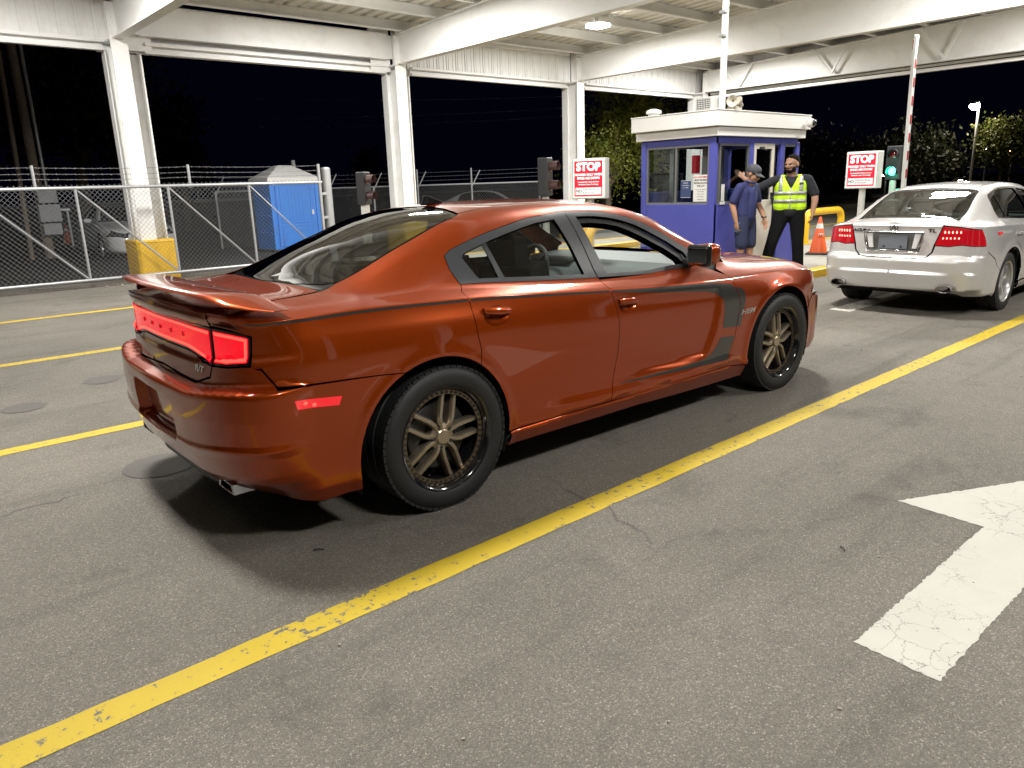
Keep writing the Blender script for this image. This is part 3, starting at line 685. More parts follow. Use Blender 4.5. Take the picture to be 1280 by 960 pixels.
# ================================================================== orange sedan
def d_orange(x, w, z, zt, v):
    top = .032; up = np.clip((z-.72)/np.maximum(zt-.72, .05), 0, 1)
    ds = np.where(z > .72, top*(1-up**2.2), top-.10*(.72-z)**2)
    ds = ds+np.where(z < .31, .011*sm((.308-z)/.010)*sm((x-.36)/.04)*sm((2.72-x)/.04)-.40*np.maximum(0, .285-z), 0)
    ds = ds+.020*np.exp(-((x+.10)/.55)**2)*np.exp(-((z-.86)/.13)**2)*sm(-v/.10)
    ds = ds+.014*np.exp(-((x-3.05)/.42)**2)*np.exp(-((z-.74)/.12)**2)*sm(-v/.10)
    for ax in (-.01, 3.05):
        r = np.hypot(x-ax, z-.345); ds = ds+.012*np.exp(-((r-.440)/.035)**2)
    zl = .395+.03*np.clip((1.1-x)/.6, 0, 1)
    body = sm((x-.48)/.5)*sm((2.62-x)/.3)
    ds = ds+.016*sm((zl-z)/.05)*body*sm((z-.29)/.03)
    xe = 2.285-.15*np.clip((.76-z)/.36, 0, 1.2)**1.6; ztl = .865+np.clip(2.2-x, 0, 2)*.06
    ds = ds-.026*sm((xe-x)/.055)*sm((x-.85)/1.1)*sm((ztl-z)/.07)*sm((z-zl+.0)/.045)
    wr = sm((-.60-x)/.24); zq = z-.035*sm((w-.42)/.4)
    dr = np.interp(zq, [.18, .26, .31, .345, .44, .475, .50, .60, .700, .718, .723, .740, .750, .80, .842, .856, 1.0, 1.016, 1.03, 1.1],
                   [-.16, -.05, .015, .036, .070, .088, .080, .086, .083, .080, .076, .010, .003, 0, -.002, -.014, -.014, -.002, .004, 0])
    rec = sm((.30-w)/.03)*sm((.668-z)/.02)*sm((z-.462)/.02); dr = dr-.055*rec
    dr = dr*sm(-v/.02)
    wf = sm((x-3.45)/.32); df = np.interp(z, [.12, .20, .28, .5, .60, .655, .68, .9], [-.12, .02, .05, .058, .055, .045, .0, 0])*sm(-v/.03)
    return ds*(1-wr)*(1-wf)+dr*wr+df*wf
ORANGE = Shell(
    plan=[(-.955, 0), (-.948, .22), (-.935, .45), (-.905, .66), (-.868, .765), (-.82, .825), (-.74, .868), (-.58, .893), (-.30, .903), (.3, .905), (1.2, .908), (2.0, .906), (2.6, .900), (3.05, .896), (3.40, .880), (3.62, .835), (3.79, .72), (3.89, .5), (3.945, .25), (3.965, 0)],
    zs=[(-.955, 1.068), (-.90, 1.060), (-.86, 1.046), (-.82, 1.034), (-.74, 1.037), (-.435, 1.042), (.19, 1.023), (.64, .994), (1.216, .952), (1.8, .915), (2.4, .890), (3.0, .880), (3.4, .858), (3.65, .815), (3.8, .765), (3.9, .745), (3.965, .735)],
    yb=[(-.955, .80), (0, .795), (.24, .80), (1.2, .825), (2.1, .825), (2.4, .81), (3.0, .80), (3.65, .79), (3.97, .78)],
    zb=[(-.955, 1.074), (-.86, 1.058), (-.6, 1.066), (-.3, 1.080), (0, 1.083), (.243, 1.072), (1.207, 1.010), (1.68, .990), (2.11, .990), (2.4, .980), (2.7, .960), (3.0, .948), (3.4, .918), (3.65, .862), (3.9, .76), (3.965, .74)],
    yr=[(-.955, .60), (-.3, .625), (.45, .575), (1.2, .568), (1.6, .585), (2.05, .665), (2.45, .73), (2.7, .71), (3.0, .62), (3.65, .6), (3.97, .58)],
    zr=[(-.955, 1.078), (-.6, 1.090), (-.40, 1.100), (-.30, 1.122), (.12, 1.275), (.45, 1.388), (.8, 1.425), (1.2, 1.430), (1.6, 1.402), (1.9, 1.328), (2.05, 1.252), (2.43, 1.062), (2.55, 1.012), (3.0, .985), (3.4, .945), (3.65, .882), (3.9, .785), (3.965, .745)],
    zc=[(-.955, 1.082), (-.9, 1.086), (-.6, 1.104), (-.44, 1.114), (-.34, 1.142), (0, 1.282), (.3, 1.385), (.52, 1.432), (.72, 1.453), (1.0, 1.462), (1.3, 1.461), (1.5, 1.452), (1.7, 1.425), (1.9, 1.37), (2.27, 1.205), (2.55, 1.075), (2.66, 1.03), (2.9, 1.01), (3.2, .99), (3.6, .928), (3.9, .82), (3.965, .755)],
    dfun=d_orange)
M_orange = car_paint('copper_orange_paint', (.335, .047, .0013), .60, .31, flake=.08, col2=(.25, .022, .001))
M_decal = mat('charcoal_decal', (.028, .027, .025), .28, coat=.5, crough=.06)
car = empty('sedan', (2.0, 3.75, 0), rad(-.9), 'copper orange sedan with charcoal side stripes and bronze spoked wheels, tail lamps lit', 'car')
def orange_car(car):
    sh = ORANGE; s1, s0 = sh.s1, sh.s0
    XA, ZA, RA = -.01, .345, .432; XF = 3.05
    DLO = [('g', x, z) for x, z in ((.250, 1.078), (.232, 1.150), (.240, 1.212), (.285, 1.236), (.42, 1.275), (.558, 1.306), (.70, 1.334), (.841, 1.358), (1.0, 1.376), (1.135, 1.385), (1.351, 1.379), (1.48, 1.368), (1.604, 1.348), (1.71, 1.318), (1.796, 1.284), (1.955, 1.201), (2.112, 1.119), (2.180, 1.075), (2.135, .998), (1.678, .996), (1.207, 1.017), (.72, 1.047))]
    angA = math.atan2(.718-ZA, .259-XA); angB = math.atan2(.738-ZA, -.19-XA)
    rd_rear = [('u', .215, .42), ('f', .222, .98), ('f', .237, .836), ('f', .254, .769), ('f', XA+RA*math.cos(angA), ZA+RA*math.sin(angA))]
    split = [('f', 1.201, .335), ('f', 1.221, .408), ('f', 1.266, .599), ('f', 1.279, .756), ('f', 1.252, .865), ('f', 1.225, .935), ('u', 1.213, .35), ('g', 1.207, 1.006)]
    fd_front = [('f', 2.376, .305), ('f', 2.454, .489), ('f', 2.490, .723), ('f', 2.453, .830), ('u', 2.39, .25), ('u', 2.25, .80)]
    wl = lambda w: sh.s_w(w)
    lamp_out = [('q', sh.s_x(-.838), -.175), ('q', sh.s_x(-.828), -.055)]
    # quarter panel, rear pillar, roof rail and screen pillar in one pressing
    p = Panel(sh)
    out = [('f', XA+RA*math.cos(angA), ZA+RA*math.sin(angA))]+arc_pts(XA, ZA, RA, angA, angB, 12)[1:]
    out += [('f', -.756, .770), ('f', -.805, .848), ('q', sh.s_x(-.838), -.19)]+lamp_out+[('r', .60, 1.012), ('ur', .60, 0.0), ('u', -.925, 1.1), ('u', -.86, 1.75), ('u', -.6, 1.93), ('u', -.36, 2.0), ('u', -.30, 2.06), ('u', 0, 2.09), ('u', .25, 2.09), ('u', .44, 2.10), ('u', .50, 2.18), ('u', .8, 2.2), ('u', 1.2, 2.2), ('u', 1.52, 2.18), ('u', 1.64, 2.10), ('u', 2.0, 2.05), ('u', 2.40, 2.02), ('u', 2.42, 1.5), ('u', 2.27, 1.0)]
    out += [DLO[i] for i in range(17, -1, -1)]+rd_rear[:-1]
    p.patch(out, sp=.026); p.both('quarter_panel', M_orange, car)
    # roof
    p = Panel(sh); p.patch([('u', .50, 2.18), ('u', .55, 2.5), ('u', .60, 3), ('u', 1.50, 3), ('u', 1.50, 2.6), ('u', 1.52, 2.18), ('u', 1.2, 2.2), ('u', .8, 2.2)], sp=.035); p.build('roof_panel', M_orange, car, 'B')
    # doors with handle scoops
    def ell(cx, cz, rx, rz, k=0): return [('f', cx+rx*math.cos(2*math.pi*i/18), cz+rz*math.sin(2*math.pi*i/18)) for i in range(18)]
    HR, HF = (.370, .922), (1.358, .850)
    pr = Panel(sh)
    o2 = rd_rear[::-1]; arch2 = arc_pts(XA, ZA, RA, angA, math.asin((.305-ZA)/RA), 8)
    o = [DLO[0], DLO[21], DLO[20]]+split[::-1][1:]+[('f', 1.2, .306), ('f', .43, .306)]+arch2[::-1]+rd_rear[::-1][1:]
    pr.patch(o, sp=.026, holes=[ell(HR[0], HR[1], .080, .046)])
    pf = Panel(sh)
    o = [('f', 1.2, .306)]+split+[DLO[19], DLO[18], ('u', 2.15, .98)]+fd_front[::-1]
    pf.patch(o, sp=.026, holes=[ell(HF[0], HF[1], .076, .044)])
    def bowl(c, rx, rz, dep):
        V = []; F = []; m = 18
        for k in range(6):
            f = 1-k/6; q = np.array([sh.uv(('f', c[0]+rx*f*math.cos(2*math.pi*i/m), c[1]+rz*f*math.sin(2*math.pi*i/m))) for i in range(m)])
            P = sh.P(q[:, 0], q[:, 1])-sh.N(q[:, 0], q[:, 1])*dep*math.sin(min(1, k/4)*math.pi/2); V += [tuple(x) for x in P]
        for k in range(5): F += [(k*m+i, k*m+(i+1) % m, (k+1)*m+(i+1) % m, (k+1)*m+i) for i in range(m)]
        F.append(tuple(5*m+i for i in range(m))); return V, F
    def bar(c0, c1, h, th):
        V = []; F = []; n = 10; pr_ = [(-.5, .0), (-.46, .75), (-.25, 1), (.25, 1), (.46, .75), (.5, 0)]
        for i in range(n+1):
            u = i/n; x = c0[0]+(c1[0]-c0[0])*u; z = c0[1]+(c1[1]-c0[1])*u; k = math.sin(math.pi*min(1, max(0, .08+u*.84)))**.35
            for a, b in pr_:
                q = sh.uv(('f', x, z+a*h*k)); q = (np.array([q[0]]), np.array([q[1]])); P = sh.P(*q)[0]+sh.N(*q)[0]*(.004+th*b*k); V.append(tuple(P))
        m = len(pr_)
        for i in range(n): F += [(i*m+j, i*m+j+1, (i+1)*m+j+1, (i+1)*m+j) for j in range(m-1)]
        F += [tuple(range(m)), tuple(n*m+j for j in range(m))]; return V, F
    for side, sg in (('R', 1), ('L', -1)):
        for pan, c, e0, e1, rx in ((pr, HR, (.288, .953), (.455, .934), .080), (pf, HF, (1.279, .878), (1.438, .868), .076)):
            d = pan.build('door', M_orange, car, side)
            V, F = bowl(c, rx, .046, .026); fl = (lambda V: [(x, y*sg, z) for x, y, z in V])
            MB().add(fl(V), F).build('handle_cup', M_orange, d, smooth=60)
            V, F = bar(e0, e1, .040, .020); MB().add(fl(V), F).build('door_handle', M_orange, d, smooth=50)
    # front wing, hood, bumpers, sills, boot lid
    p = Panel(sh)
    a0 = math.asin((.27-ZA)/RA)
    o = fd_front[:5]+[('u', 2.34, .75), ('u', 2.40, 1.2), ('u', 2.50, 1.28), ('u', 3.0, 1.2), ('u', 3.4, 1.0), ('u', 3.62, .55), ('u', 3.66, .0), ('f', 3.68, .78), ('f', 3.58, .72), ('f', 3.52, .66), ('f', 3.44, .59)]+arc_pts(XF, ZA, RA, math.atan2(.59-ZA, .39), math.pi-a0, 20)+[('f', 2.47, .292)]
    p.patch(o, sp=.026); p.both('front_wing', M_orange, car)
    p = Panel(sh); p.patch([('u', 2.50, 1.30), ('u', 2.52, 2.0), ('u', 2.60, 2.6), ('u', 2.64, 3), ('u', 3.93, 3), ('un', .45, .05), ('u', 3.80, .1), ('u', 3.62, .60), ('u', 3.4, 1.02), ('u', 3.0, 1.22)], sp=.035); p.build('hood', M_orange, car, 'B')
    p = Panel(sh); p.patch([('f', 3.445, .585), ('f', 3.52, .655), ('f', 3.60, .66), ('n', .55, .655), ('n', .45, .62), ('n', 0, .62), ('n', 0, .20), ('n', .6, .20), ('f', 3.6, .22)]+arc_pts(XF, ZA, RA, math.asin((.23-ZA)/RA), math.atan2(.585-ZA, .395), 10), sp=.03); p.build('front_bumper', M_orange, car, 'B')
    p = Panel(sh); p.patch([('f', 3.535, .665), ('f', 3.60, .665), ('n', .55, .66), ('n', .47, .70), ('n', .49, .742), ('f', 3.78, .755), ('f', 3.68, .775), ('f', 3.585, .715)], sp=.03, off=-.003); p.both('headlamp', mat('headlamp_glass', (.35, .36, .37), .08, coat=1), car)
    p = Panel(sh); p.patch([('n', .45, .63), ('n', .47, .735), ('n', 0, .73), ('n', 0, .63)], sp=.03, off=-.01); p.build('grille', M_black, car, 'B')
    p = Panel(sh); p.patch([('f', .430, .3055), ('f', 1.5, .3055), ('f', 2.376, .3050), ('f', 2.46, .292), ('f', 2.608, .268), ('f', 2.615, .185), ('f', 1.5, .212), ('f', .44, .218)], sp=.026); p.both('side_sill', M_orange, car)
    p = Panel(sh)
    o = arc_pts(XA, ZA, RA, angB, math.pi+.28, 12)+[('f', -.60, .215), ('q', sh.s_x(-.80), -.80), ('r', .62, .285), ('r', .42, .345), ('r', 0, .37), ('r', 0, .765), ('r', .26, .748), ('r', .42, .742), ('r', .562, .786), ('r', .586, .838), ('r', .70, .844), ('r', .80, .856), ('q', sh.s_x(-.838), -.182), ('f', -.805, .842), ('f', -.756, .764)]
    p.patch(o, sp=.009); p.build('rear_bumper', M_orange, car, 'B')
    p = Panel(sh)
    zlo, zhi = .876, 1.004
    p.patch([('r', 0, .771), ('r', .26, .754), ('r', .42, .748), ('r', .556, .790), ('r', .580, .838), ('r', .50, .846), ('r', .40, .868), ('r', .33, .876), ('r', 0, .880)], sp=.02)
    p.patch([('r', 0, 1.012), ('r', .3, 1.010), ('r', .59, 1.004), ('r', .595, 1.05), ('ur', .595, 0.), ('u', -.92, 1.12), ('u', -.86, 1.78), ('u', -.6, 1.96), ('u', -.40, 2.03), ('u', -.405, 2.3), ('u', -.445, 3), ('ur', .0, 3*.0+3)], sp=.026, edge=.012)
    p.build('boot_lid', M_orange, car, 'B')
    # full width tail lamp: dark surround, lens, brighter light guide along its edge
    strip = [('r', 0, .884), ('r', .33, .880), ('r', .40, .872), ('r', .50, .850), ('r', .575, .842), ('r', .585, 1.0), ('r', .3, 1.006), ('r', 0, 1.008)]
    corner = [('r', .592, .846), ('r', .70, .850), ('r', .80, .862), ('q', sh.s_x(-.842), -.170), ('q', sh.s_x(-.833), -.062), ('r', .80, .985), ('r', .70, .998), ('r', .597, 1.001)]
    def inset_q(outl, d): return [('q', *q) for q in inset([sh.uv(k) for k in outl], d)]
    for nm, ol, sd in (('centre_tail_lamp', strip, 'B'), ('tail_lamp', corner, 'RL')):
        house = Panel(sh); house.patch(ol, sp=.02, gap=0, off=-.002); lens = Panel(sh); guide = Panel(sh)
        qi = [sh.uv(k) for k in ol]
        if sd == 'B':
            def sub(z0, z1): return None
            L1 = [('r', 0, .894), ('r', .33, .890), ('r', .41, .881), ('r', .51, .860), ('r', .566, .853), ('r', .570, .990), ('r', .3, .997), ('r', 0, .999)]
            lens.patch(L1, sp=.02, gap=0, off=.002, edge=.006)
            guide.patch([('r', 0, .985), ('r', .3, .983), ('r', .566, .974), ('r', .567, .985), ('r', .3, .9925), ('r', 0, .994)], sp=.02, gap=0, off=.0035, edge=.004)
            guide.patch([('r', 0, .899), ('r', .33, .895), ('r', .41, .886), ('r', .51, .866), ('r', .562, .859), ('r', .562, .869), ('r', .515, .876), ('r', .42, .897), ('r', .34, .907), ('r', 0, .911)], sp=.02, gap=0, off=.0035, edge=.004)
        else:
            L1 = inset_q(ol, .010); lens.patch(L1, sp=.02, gap=0, off=.002, edge=.006)
            a = inset([sh.uv(k) for k in ol], .015); b_ = inset([sh.uv(k) for k in ol], .027)
            ring = [('q', *q) for q in a[0:8]]; inner = [('q', *q) for q in b_[0:8]]
            guide.patch([ring[0], ring[1], ring[2], ring[3], ring[4], ring[5], ring[6], ring[7], inner[7], inner[6], inner[5], inner[4], inner[3], inner[2], inner[1], inner[0]], sp=.018, gap=0, off=.0035, edge=.004)
        for sd1 in (['B'] if sd == 'B' else ['R', 'L']):
            h = house.build(nm, M_blackg, car, sd1); lens.build('lens', M_red, h, sd1); guide.build('light_guide', M_redlit, h, sd1)
            if sd == 'B':
                for i, ch in enumerate('DODGE'):
                    w = .30-.15*i; q = (np.array([sh.s_w(abs(w))]), np.array([0.])); q[1][0] = .945-float(sh.zt(q[0][0])); P = sh.P(*q)[0]; Nn = sh.N(*q)[0]
                    if w > 0: P[1] *= -1; Nn[1] *= -1
                    text('letter', ch, .026, mat('lamp_letter_red', (.25, .004, .008), .4, emit=(1, .01, .02), es=.3), h, frame(P+Nn*.004, np.cross((0, 0, 1), Nn), (0, 0, 1)), bold=.001, sx=1.3)
    # side marker lamps
    def on_(k): q = sh.uv(k); return sh.P(np.array([q[0]]), np.array([q[1]]))[0]
    p = Panel(sh); p.patch([('f', -.708, .711), ('f', -.700, .671), ('f', -.520, .652), ('f', -.503, .690)], sp=.03, gap=0, off=.0015, edge=.004); sm_ = p.both('side_marker', M_reddim, car)
    for sg, o_ in ((-1, sm_[0]), (1, sm_[1])):
        for x, z in ((-.672, .690), (-.632, .676)): MB().sphere((x, sg*(float(-on_(('f', x, z))[1])+.002), z), (.010, .004, .008), 8, 6).build('bulb', M_redlit, o_, smooth=60)
    # glass
    p = Panel(sh); p.patch([('u', -.285, 2.09), ('u', 0, 2.115), ('u', .25, 2.115), ('u', .44, 2.13), ('u', .485, 2.25), ('u', .535, 2.5), ('u', .585, 3), ('u', -.425, 3), ('u', -.395, 2.5), ('u', -.34, 2.2)], sp=.05, off=-.004, edge=.003); p.build('rear_window', M_glassR, car, 'B')
    fr = Panel(sh); ro = [('u', -.30, 2.065), ('u', 0, 2.092), ('u', .25, 2.092), ('u', .445, 2.105), ('u', .498, 2.2), ('u', .548, 2.5), ('u', .60, 3), ('u', .575, 3), ('u', .525, 2.5), ('u', .475, 2.26), ('u', .425, 2.15), ('u', .25, 2.14), ('u', 0, 2.14), ('u', -.26, 2.125), ('u', -.32, 2.26), ('u', -.375, 2.5), ('u', -.405, 3), ('u', -.440, 3), ('u', -.40, 2.3), ('u', -.375, 2.1)]
    fr.patch(ro, sp=.03, gap=0, off=-.007, edge=0); fr.build('rear_window_seal', M_blackg, car, 'B')
    p = Panel(sh); p.patch([('u', 1.655, 2.13), ('u', 2.0, 2.07), ('u', 2.38, 2.05), ('u', 2.50, 2.3), ('u', 2.60, 2.6), ('u', 2.635, 3), ('u', 1.515, 3), ('u', 1.515, 2.6), ('u', 1.54, 2.2)], sp=.06, off=-.004, edge=.003); p.build('windshield', M_clear, car, 'B')
    # window surround with two openings, fixed rear panes, open front windows
    R_op = [('g', x, z) for x, z in ((.375, 1.092), (.330, 1.195), (.350, 1.214), (.56, 1.268), (.72, 1.302), (.90, 1.332), (1.055, 1.346), (1.085, 1.20), (1.108, 1.043), (.75, 1.068))]
    F_op = [('g', x, z) for x, z in ((1.292, 1.032), (1.262, 1.18), (1.235, 1.350), (1.36, 1.350), (1.48, 1.338), (1.595, 1.315), (1.70, 1.280), (1.78, 1.243), (1.94, 1.160), (2.06, 1.092), (2.095, 1.022), (1.678, 1.015))]
    p = Panel(sh); p.patch(DLO, sp=.024, gap=.001, off=.0015, edge=.02, holes=[R_op, F_op]); wf = p.both('window_frame', M_trim, car)
    F_in = [('g', x, z) for x, z in ((1.300, 1.030), (1.275, 1.18), (1.250, 1.330), (1.37, 1.330), (1.475, 1.318), (1.58, 1.293), (1.68, 1.256), (1.76, 1.218), (1.915, 1.136), (2.02, 1.072), (2.06, 1.020), (1.678, 1.012))]
    p = Panel(sh); p.patch(F_op, sp=.03, gap=-.004, off=-.022, edge=.05, holes=[F_in]); p.both('window_seal', M_black, car)
    p = Panel(sh); p.patch(R_op, sp=.06, gap=-.004, off=-.010, edge=0); wg = p.both('rear_door_glass', M_glass, car)
    p = Panel(sh); p.patch([('g', .487, 1.262), ('g', .512, 1.268), ('g', .545, 1.075), ('g', .505, 1.078)], sp=.03, gap=0, off=-.004, edge=.006); p.both('window_divider', M_trim, car)
    p = Panel(sh); p.patch([('g', 1.165, 1.372), ('g', 1.172, 1.372), ('g', 1.208, 1.012), ('g', 1.199, 1.012)], sp=.03, gap=0, off=.0022, edge=0); p.both('door_seam', M_dark, car)
    # stripes
    for ol in ([('f', x, float(ORANGE.zt(ORANGE.s_x(x)))-.014) for x in (-.845, -.6, -.3, 0, .215)]+[('f', x, float(ORANGE.zt(ORANGE.s_x(x)))-.002) for x in (.215, 0, -.3, -.6, -.84)],
               [('f', x, float(ORANGE.zt(ORANGE.s_x(x)))-.014) for x in (.228, .5, .8, 1.1, 1.216)]+[('f', x, float(ORANGE.zt(ORANGE.s_x(x)))-.002) for x in (1.216, 1.1, .8, .5, .228)],
               [('f', 1.232, .937), ('f', 1.5, .905), ('f', 1.87, .868), ('f', 2.12, .842), ('f', 2.24, .815), ('f', 2.295, .77), ('f', 2.315, .70), ('f', 2.300, .578), ('f', 2.459, .566), ('f', 2.4855, .70), ('f', 2.4835, .74), ('f', 2.452, .820), ('f', 2.41, .858), ('f', 2.2, .890), ('f', 1.8, .912), ('f', 1.5, .929), ('f', 1.232, .947)],
               [('f', 2.4685, .565), ('f', 2.512, .560), ('f', 2.555, .745), ('f', 2.545, .795), ('f', 2.52, .82), ('f', 2.458, .836), ('f', 2.4905, .75), ('f', 2.494, .70)],
               [('f', 2.285, .518), ('f', 2.445, .503), ('f', 2.40, .40), ('f', 2.375, .352), ('f', 1.9, .366), ('f', 1.286, .392), ('f', 1.286, .398), ('f', 1.9, .392), ('f', 2.12, .395), ('f', 2.19, .42), ('f', 2.24, .46)]):
        p = Panel(sh); p.patch(ol, sp=.02, gap=0, off=.0012, edge=0); p.both('side_stripe', M_decal, car)
    # badges
    def on(k, off=.002):
        q = sh.uv(k); q = (np.array([q[0]]), np.array([q[1]])); return sh.P(*q)[0]+sh.N(*q)[0]*off, sh.N(*q)[0]
    P, Nn = on(('f', 2.60, .655), .001); text('badge', 'HEMI', .050, M_chrome, car, frame(P, (1, 0, 0), np.cross(Nn, (1, 0, 0))), bold=.001, depth=.002, sx=1.7, shear=.3)
    P, Nn = on(('r', .46, .812), .001); text('badge', 'R/T', .044, M_chrome, car, frame(P, np.cross((0, 0, 1), Nn), (0, 0, 1)), bold=.0015, depth=.002, sx=1.3, shear=.35)
    # boot spoiler on two feet
    b = MB(); ny = 28; prof = [(0, .0), (.02, .012), (.15, .022), (.55, .018), (.9, .006), (1, -.004), (.9, -.012), (.5, -.008), (.15, -.002)]
    m = len(prof); vs = []
    for i in range(ny+1):
        u = -1+2*i/ny; a = abs(u); y = .865*u; xr = -1.005+.155*a**2.4+.11*sm(np.array((a-.86)/.14)).item(); xf = -.745+.075*a**1.6; z = 1.138-.020*a**2-.040*sm(np.array((a-.70)/.30)).item()
        th = 1-.80*sm(np.array((a-.8)/.2)).item()
        for cx, cz in prof: vs.append((xr+(xf-xr)*cx, y, z+cz*th*.62+.012*(1-cx)*(1-a**3)))
    fs = [(i*m+j, i*m+(j+1) % m, (i+1)*m+(j+1) % m, (i+1)*m+j) for i in range(ny) for j in range(m)]+[tuple(range(m)), tuple(ny*m+j for j in range(m))]
    sp = b.add(vs, fs).build('spoiler', M_orange, car, smooth=50)
    for sg in (-1, 1):
        if 0: MB().prism([(-.965, 1.07), (-.80, 1.085), (-.78, 1.125), (-.95, 1.128)], -.012, .012, Matrix(((1, 0, 0, 0), (0, 0, 1, sg*.42), (0, 1, 0, 0), (0, 0, 0, 1)))).build('spoiler_foot', M_orange, sp, bevel=.01)
        MB().prism([(-.86, 1.04), (-.74, 1.055), (-.74, 1.09), (-.86, 1.09)], -.015, .015, Matrix(((1, 0, 0, 0), (0, 0, 1, sg*.66), (0, 1, 0, 0), (0, 0, 0, 1)))).build('spoiler_foot', M_orange, sp, bevel=.008)
    # lower rear: dark valance, exhaust tips
    MB().prism([(-.88, -.60), (-.93, -.3), (-.93, .3), (-.88, .60), (-.7, .72), (-.5, .72), (-.5, -.72), (-.7, -.72)], .25, .40).build('rear_valance', M_black, car, bevel=.02)
    for sg in (-1, 1):
        q = [(-.09, -.024), (.088, -.024), (.075, .022), (-.075, .022)]; M = Matrix(((0, 0, 1, 0), (1, 0, 0, sg*.60), (0, 1, 0, .305), (0, 0, 0, 1)))
        ex = MB(); ins = [(a*.86, c*.72) for a, c in q]; n = 4
        vs = [M @ Vector((a, c, h)) for h, pl in ((-.935, q), (-.80, q), (-.935, ins), (-.82, ins)) for a, c in pl]
        fs = [(i, (i+1) % 4, 4+(i+1) % 4, 4+i) for i in range(4)]+[(i, 8+i, 8+(i+1) % 4, (i+1) % 4) for i in range(4)]+[(8+i, 12+i, 12+(i+1) % 4, 8+(i+1) % 4) for i in range(4)]
        e = ex.add(vs, fs).build('exhaust_tip', M_chrome, car, bevel=.004)
        MB().prism(ins, -.89, -.86, M).build('exhaust_inside', M_dark, e)
    # door mirrors
    for sg in (-1, 1):
        vs = []; nu, nv = 18, 12
        for i in range(nv+1):
            th = math.pi*i/nv
            for k in range(nu):
                a = 2*math.pi*k/nu; sp_ = lambda c, e: math.copysign(abs(c)**e, c)
                lx = sp_(math.sin(th), .6)*sp_(math.cos(a), .7); ly = sp_(math.sin(th), .6)*sp_(math.sin(a), .6); lz = sp_(math.cos(th), .6)
                vs.append((2.02+lx*.090*(1 if lx > 0 else .5), sg*(.965+ly*.092), 1.085+lz*.070+.010*ly))
        fs = [(i*nu+k, (i+1)*nu+k, (i+1)*nu+(k+1) % nu, i*nu+(k+1) % nu) for i in range(nv) for k in range(nu)]
        mo = MB().add(vs, fs).build('door_mirror', M_orange, car, smooth=50)
        MB().box((1.975, sg*.965, 1.085), (.045, .172, .132)).build('mirror_bezel', M_blackg, mo, bevel=.022, seg=4)
        MB().box((1.951, sg*.965, 1.085), (.005, .135, .095)).build('mirror_glass', mat('mirror_silver', (.5, .5, .5), .04, metal=1), mo, bevel=.002)
        MB().bar((2.06, sg*.90, 1.045), (2.08, sg*.80, 1.03), .10, .045).build('mirror_arm', M_black, mo, bevel=.012)
        MB().prism([(2.03, 1.0), (2.20, 1.0), (2.205, 1.075), (2.14, 1.105)], -.012, .012, Matrix(((1, 0, 0, 0), (0, 0, 1, sg*.812), (0, 1, 0, 0), (0, 0, 0, 1)))).build('mirror_sail', M_black, mo, bevel=.004)
    # aerial fin
    MB().prism([(.58, 1.444), (.74, 1.450), (.72, 1.468), (.63, 1.502), (.60, 1.50)], -.014, .014, Matrix(((1, 0, 0, 0), (0, 0, 1, 0), (0, 1, 0, 0), (0, 0, 0, 1)))).build('aerial_fin', M_blackg, car, bevel=.008)
    # dark structure inside the skin
    p = Panel(sh)
    for x0, x1 in ((-.93, -.50), (.46, 2.58), (3.52, 3.9)):
        p.patch([('f', x0, .24), ('f', x1, .24), ('f', x1, float(sh.zt(sh.s_x(x1)))-.03), ('f', x0, float(sh.zt(sh.s_x(x0)))-.03)], sp=.08, gap=0, off=-.045, edge=0)
    p.patch([('r', 0, .36), ('r', .80, .36), ('r', .80, 1.0), ('r', 0, 1.0)], sp=.06, gap=0, off=-.05, edge=0)
    for x0, x1 in ((-.47, .46), (2.58, 3.52)):
        p.patch([('f', x0, .80), ('f', x1, .80), ('f', x1, float(sh.zt(sh.s_x(x1)))-.03), ('f', x0, float(sh.zt(sh.s_x(x0)))-.03)], sp=.08, gap=0, off=-.045, edge=0)
    p.patch([('u', -.90, .1), ('u', .2, .1), ('u', .2, .9), ('u', -.28, 1.9), ('u', -.42, 2.5), ('u', -.45, 3), ('u', -.93, 3)], sp=.08, gap=0, off=-.04, edge=0)
    p.patch([('u', 2.62, .2), ('u', 3.85, .2), ('u', 3.9, 3), ('u', 2.72, 3), ('u', 2.6, 2)], sp=.1, gap=0, off=-.05, edge=0)
    p.build('inner_shell', M_dark, car, 'B')
    MB().prism([(-.80, -.55), (-.42, -.66), (-.42, .66), (-.80, .55)], .21, .25).prism([(-.46, -.60), (.46, -.60), (.46, .60), (-.46, .60)], .205, .245).prism([(.44, -.87), (2.6, -.865), (2.6, .865), (.44, .87)], .21, .25).prism([(2.58, -.60), (3.75, -.60), (3.75, .60), (2.58, .60)], .205, .245).build('underbody', M_dark, car)
    liner(car, XA, ZA, .445, .60, .905); liner(car, XF, ZA, .445, .60, .895)
    # cabin
    cab = empty('cabin'); cab.parent = car
    p = Panel(sh); p.patch([('u', .55, 2.1), ('u', .62, 3), ('u', 1.5, 3), ('u', 1.55, 2.1)], sp=.08, gap=0, off=-.035, edge=0); p.build('headliner', mat('headliner_dark', (.035, .035, .034), .9), cab, 'B')
    p = Panel(sh); p.patch([('f', .30, .36), ('f', 2.30, .36), ('f', 2.30, .86), ('f', 1.2, .935), ('f', .30, .99)], sp=.1, gap=0, off=-.11, edge=0); p.build('door_card', M_cabin, cab, 'B')
    MB().box((1.25, 0, .32), (2.4, 1.5, .04)).build('cabin_floor', M_cabin, cab)
    ds = MB(); pr_ = [(2.64, 1.015), (2.35, 1.025), (2.06, 1.012), (1.95, .96), (1.90, .84), (2.0, .6), (2.64, .6)]
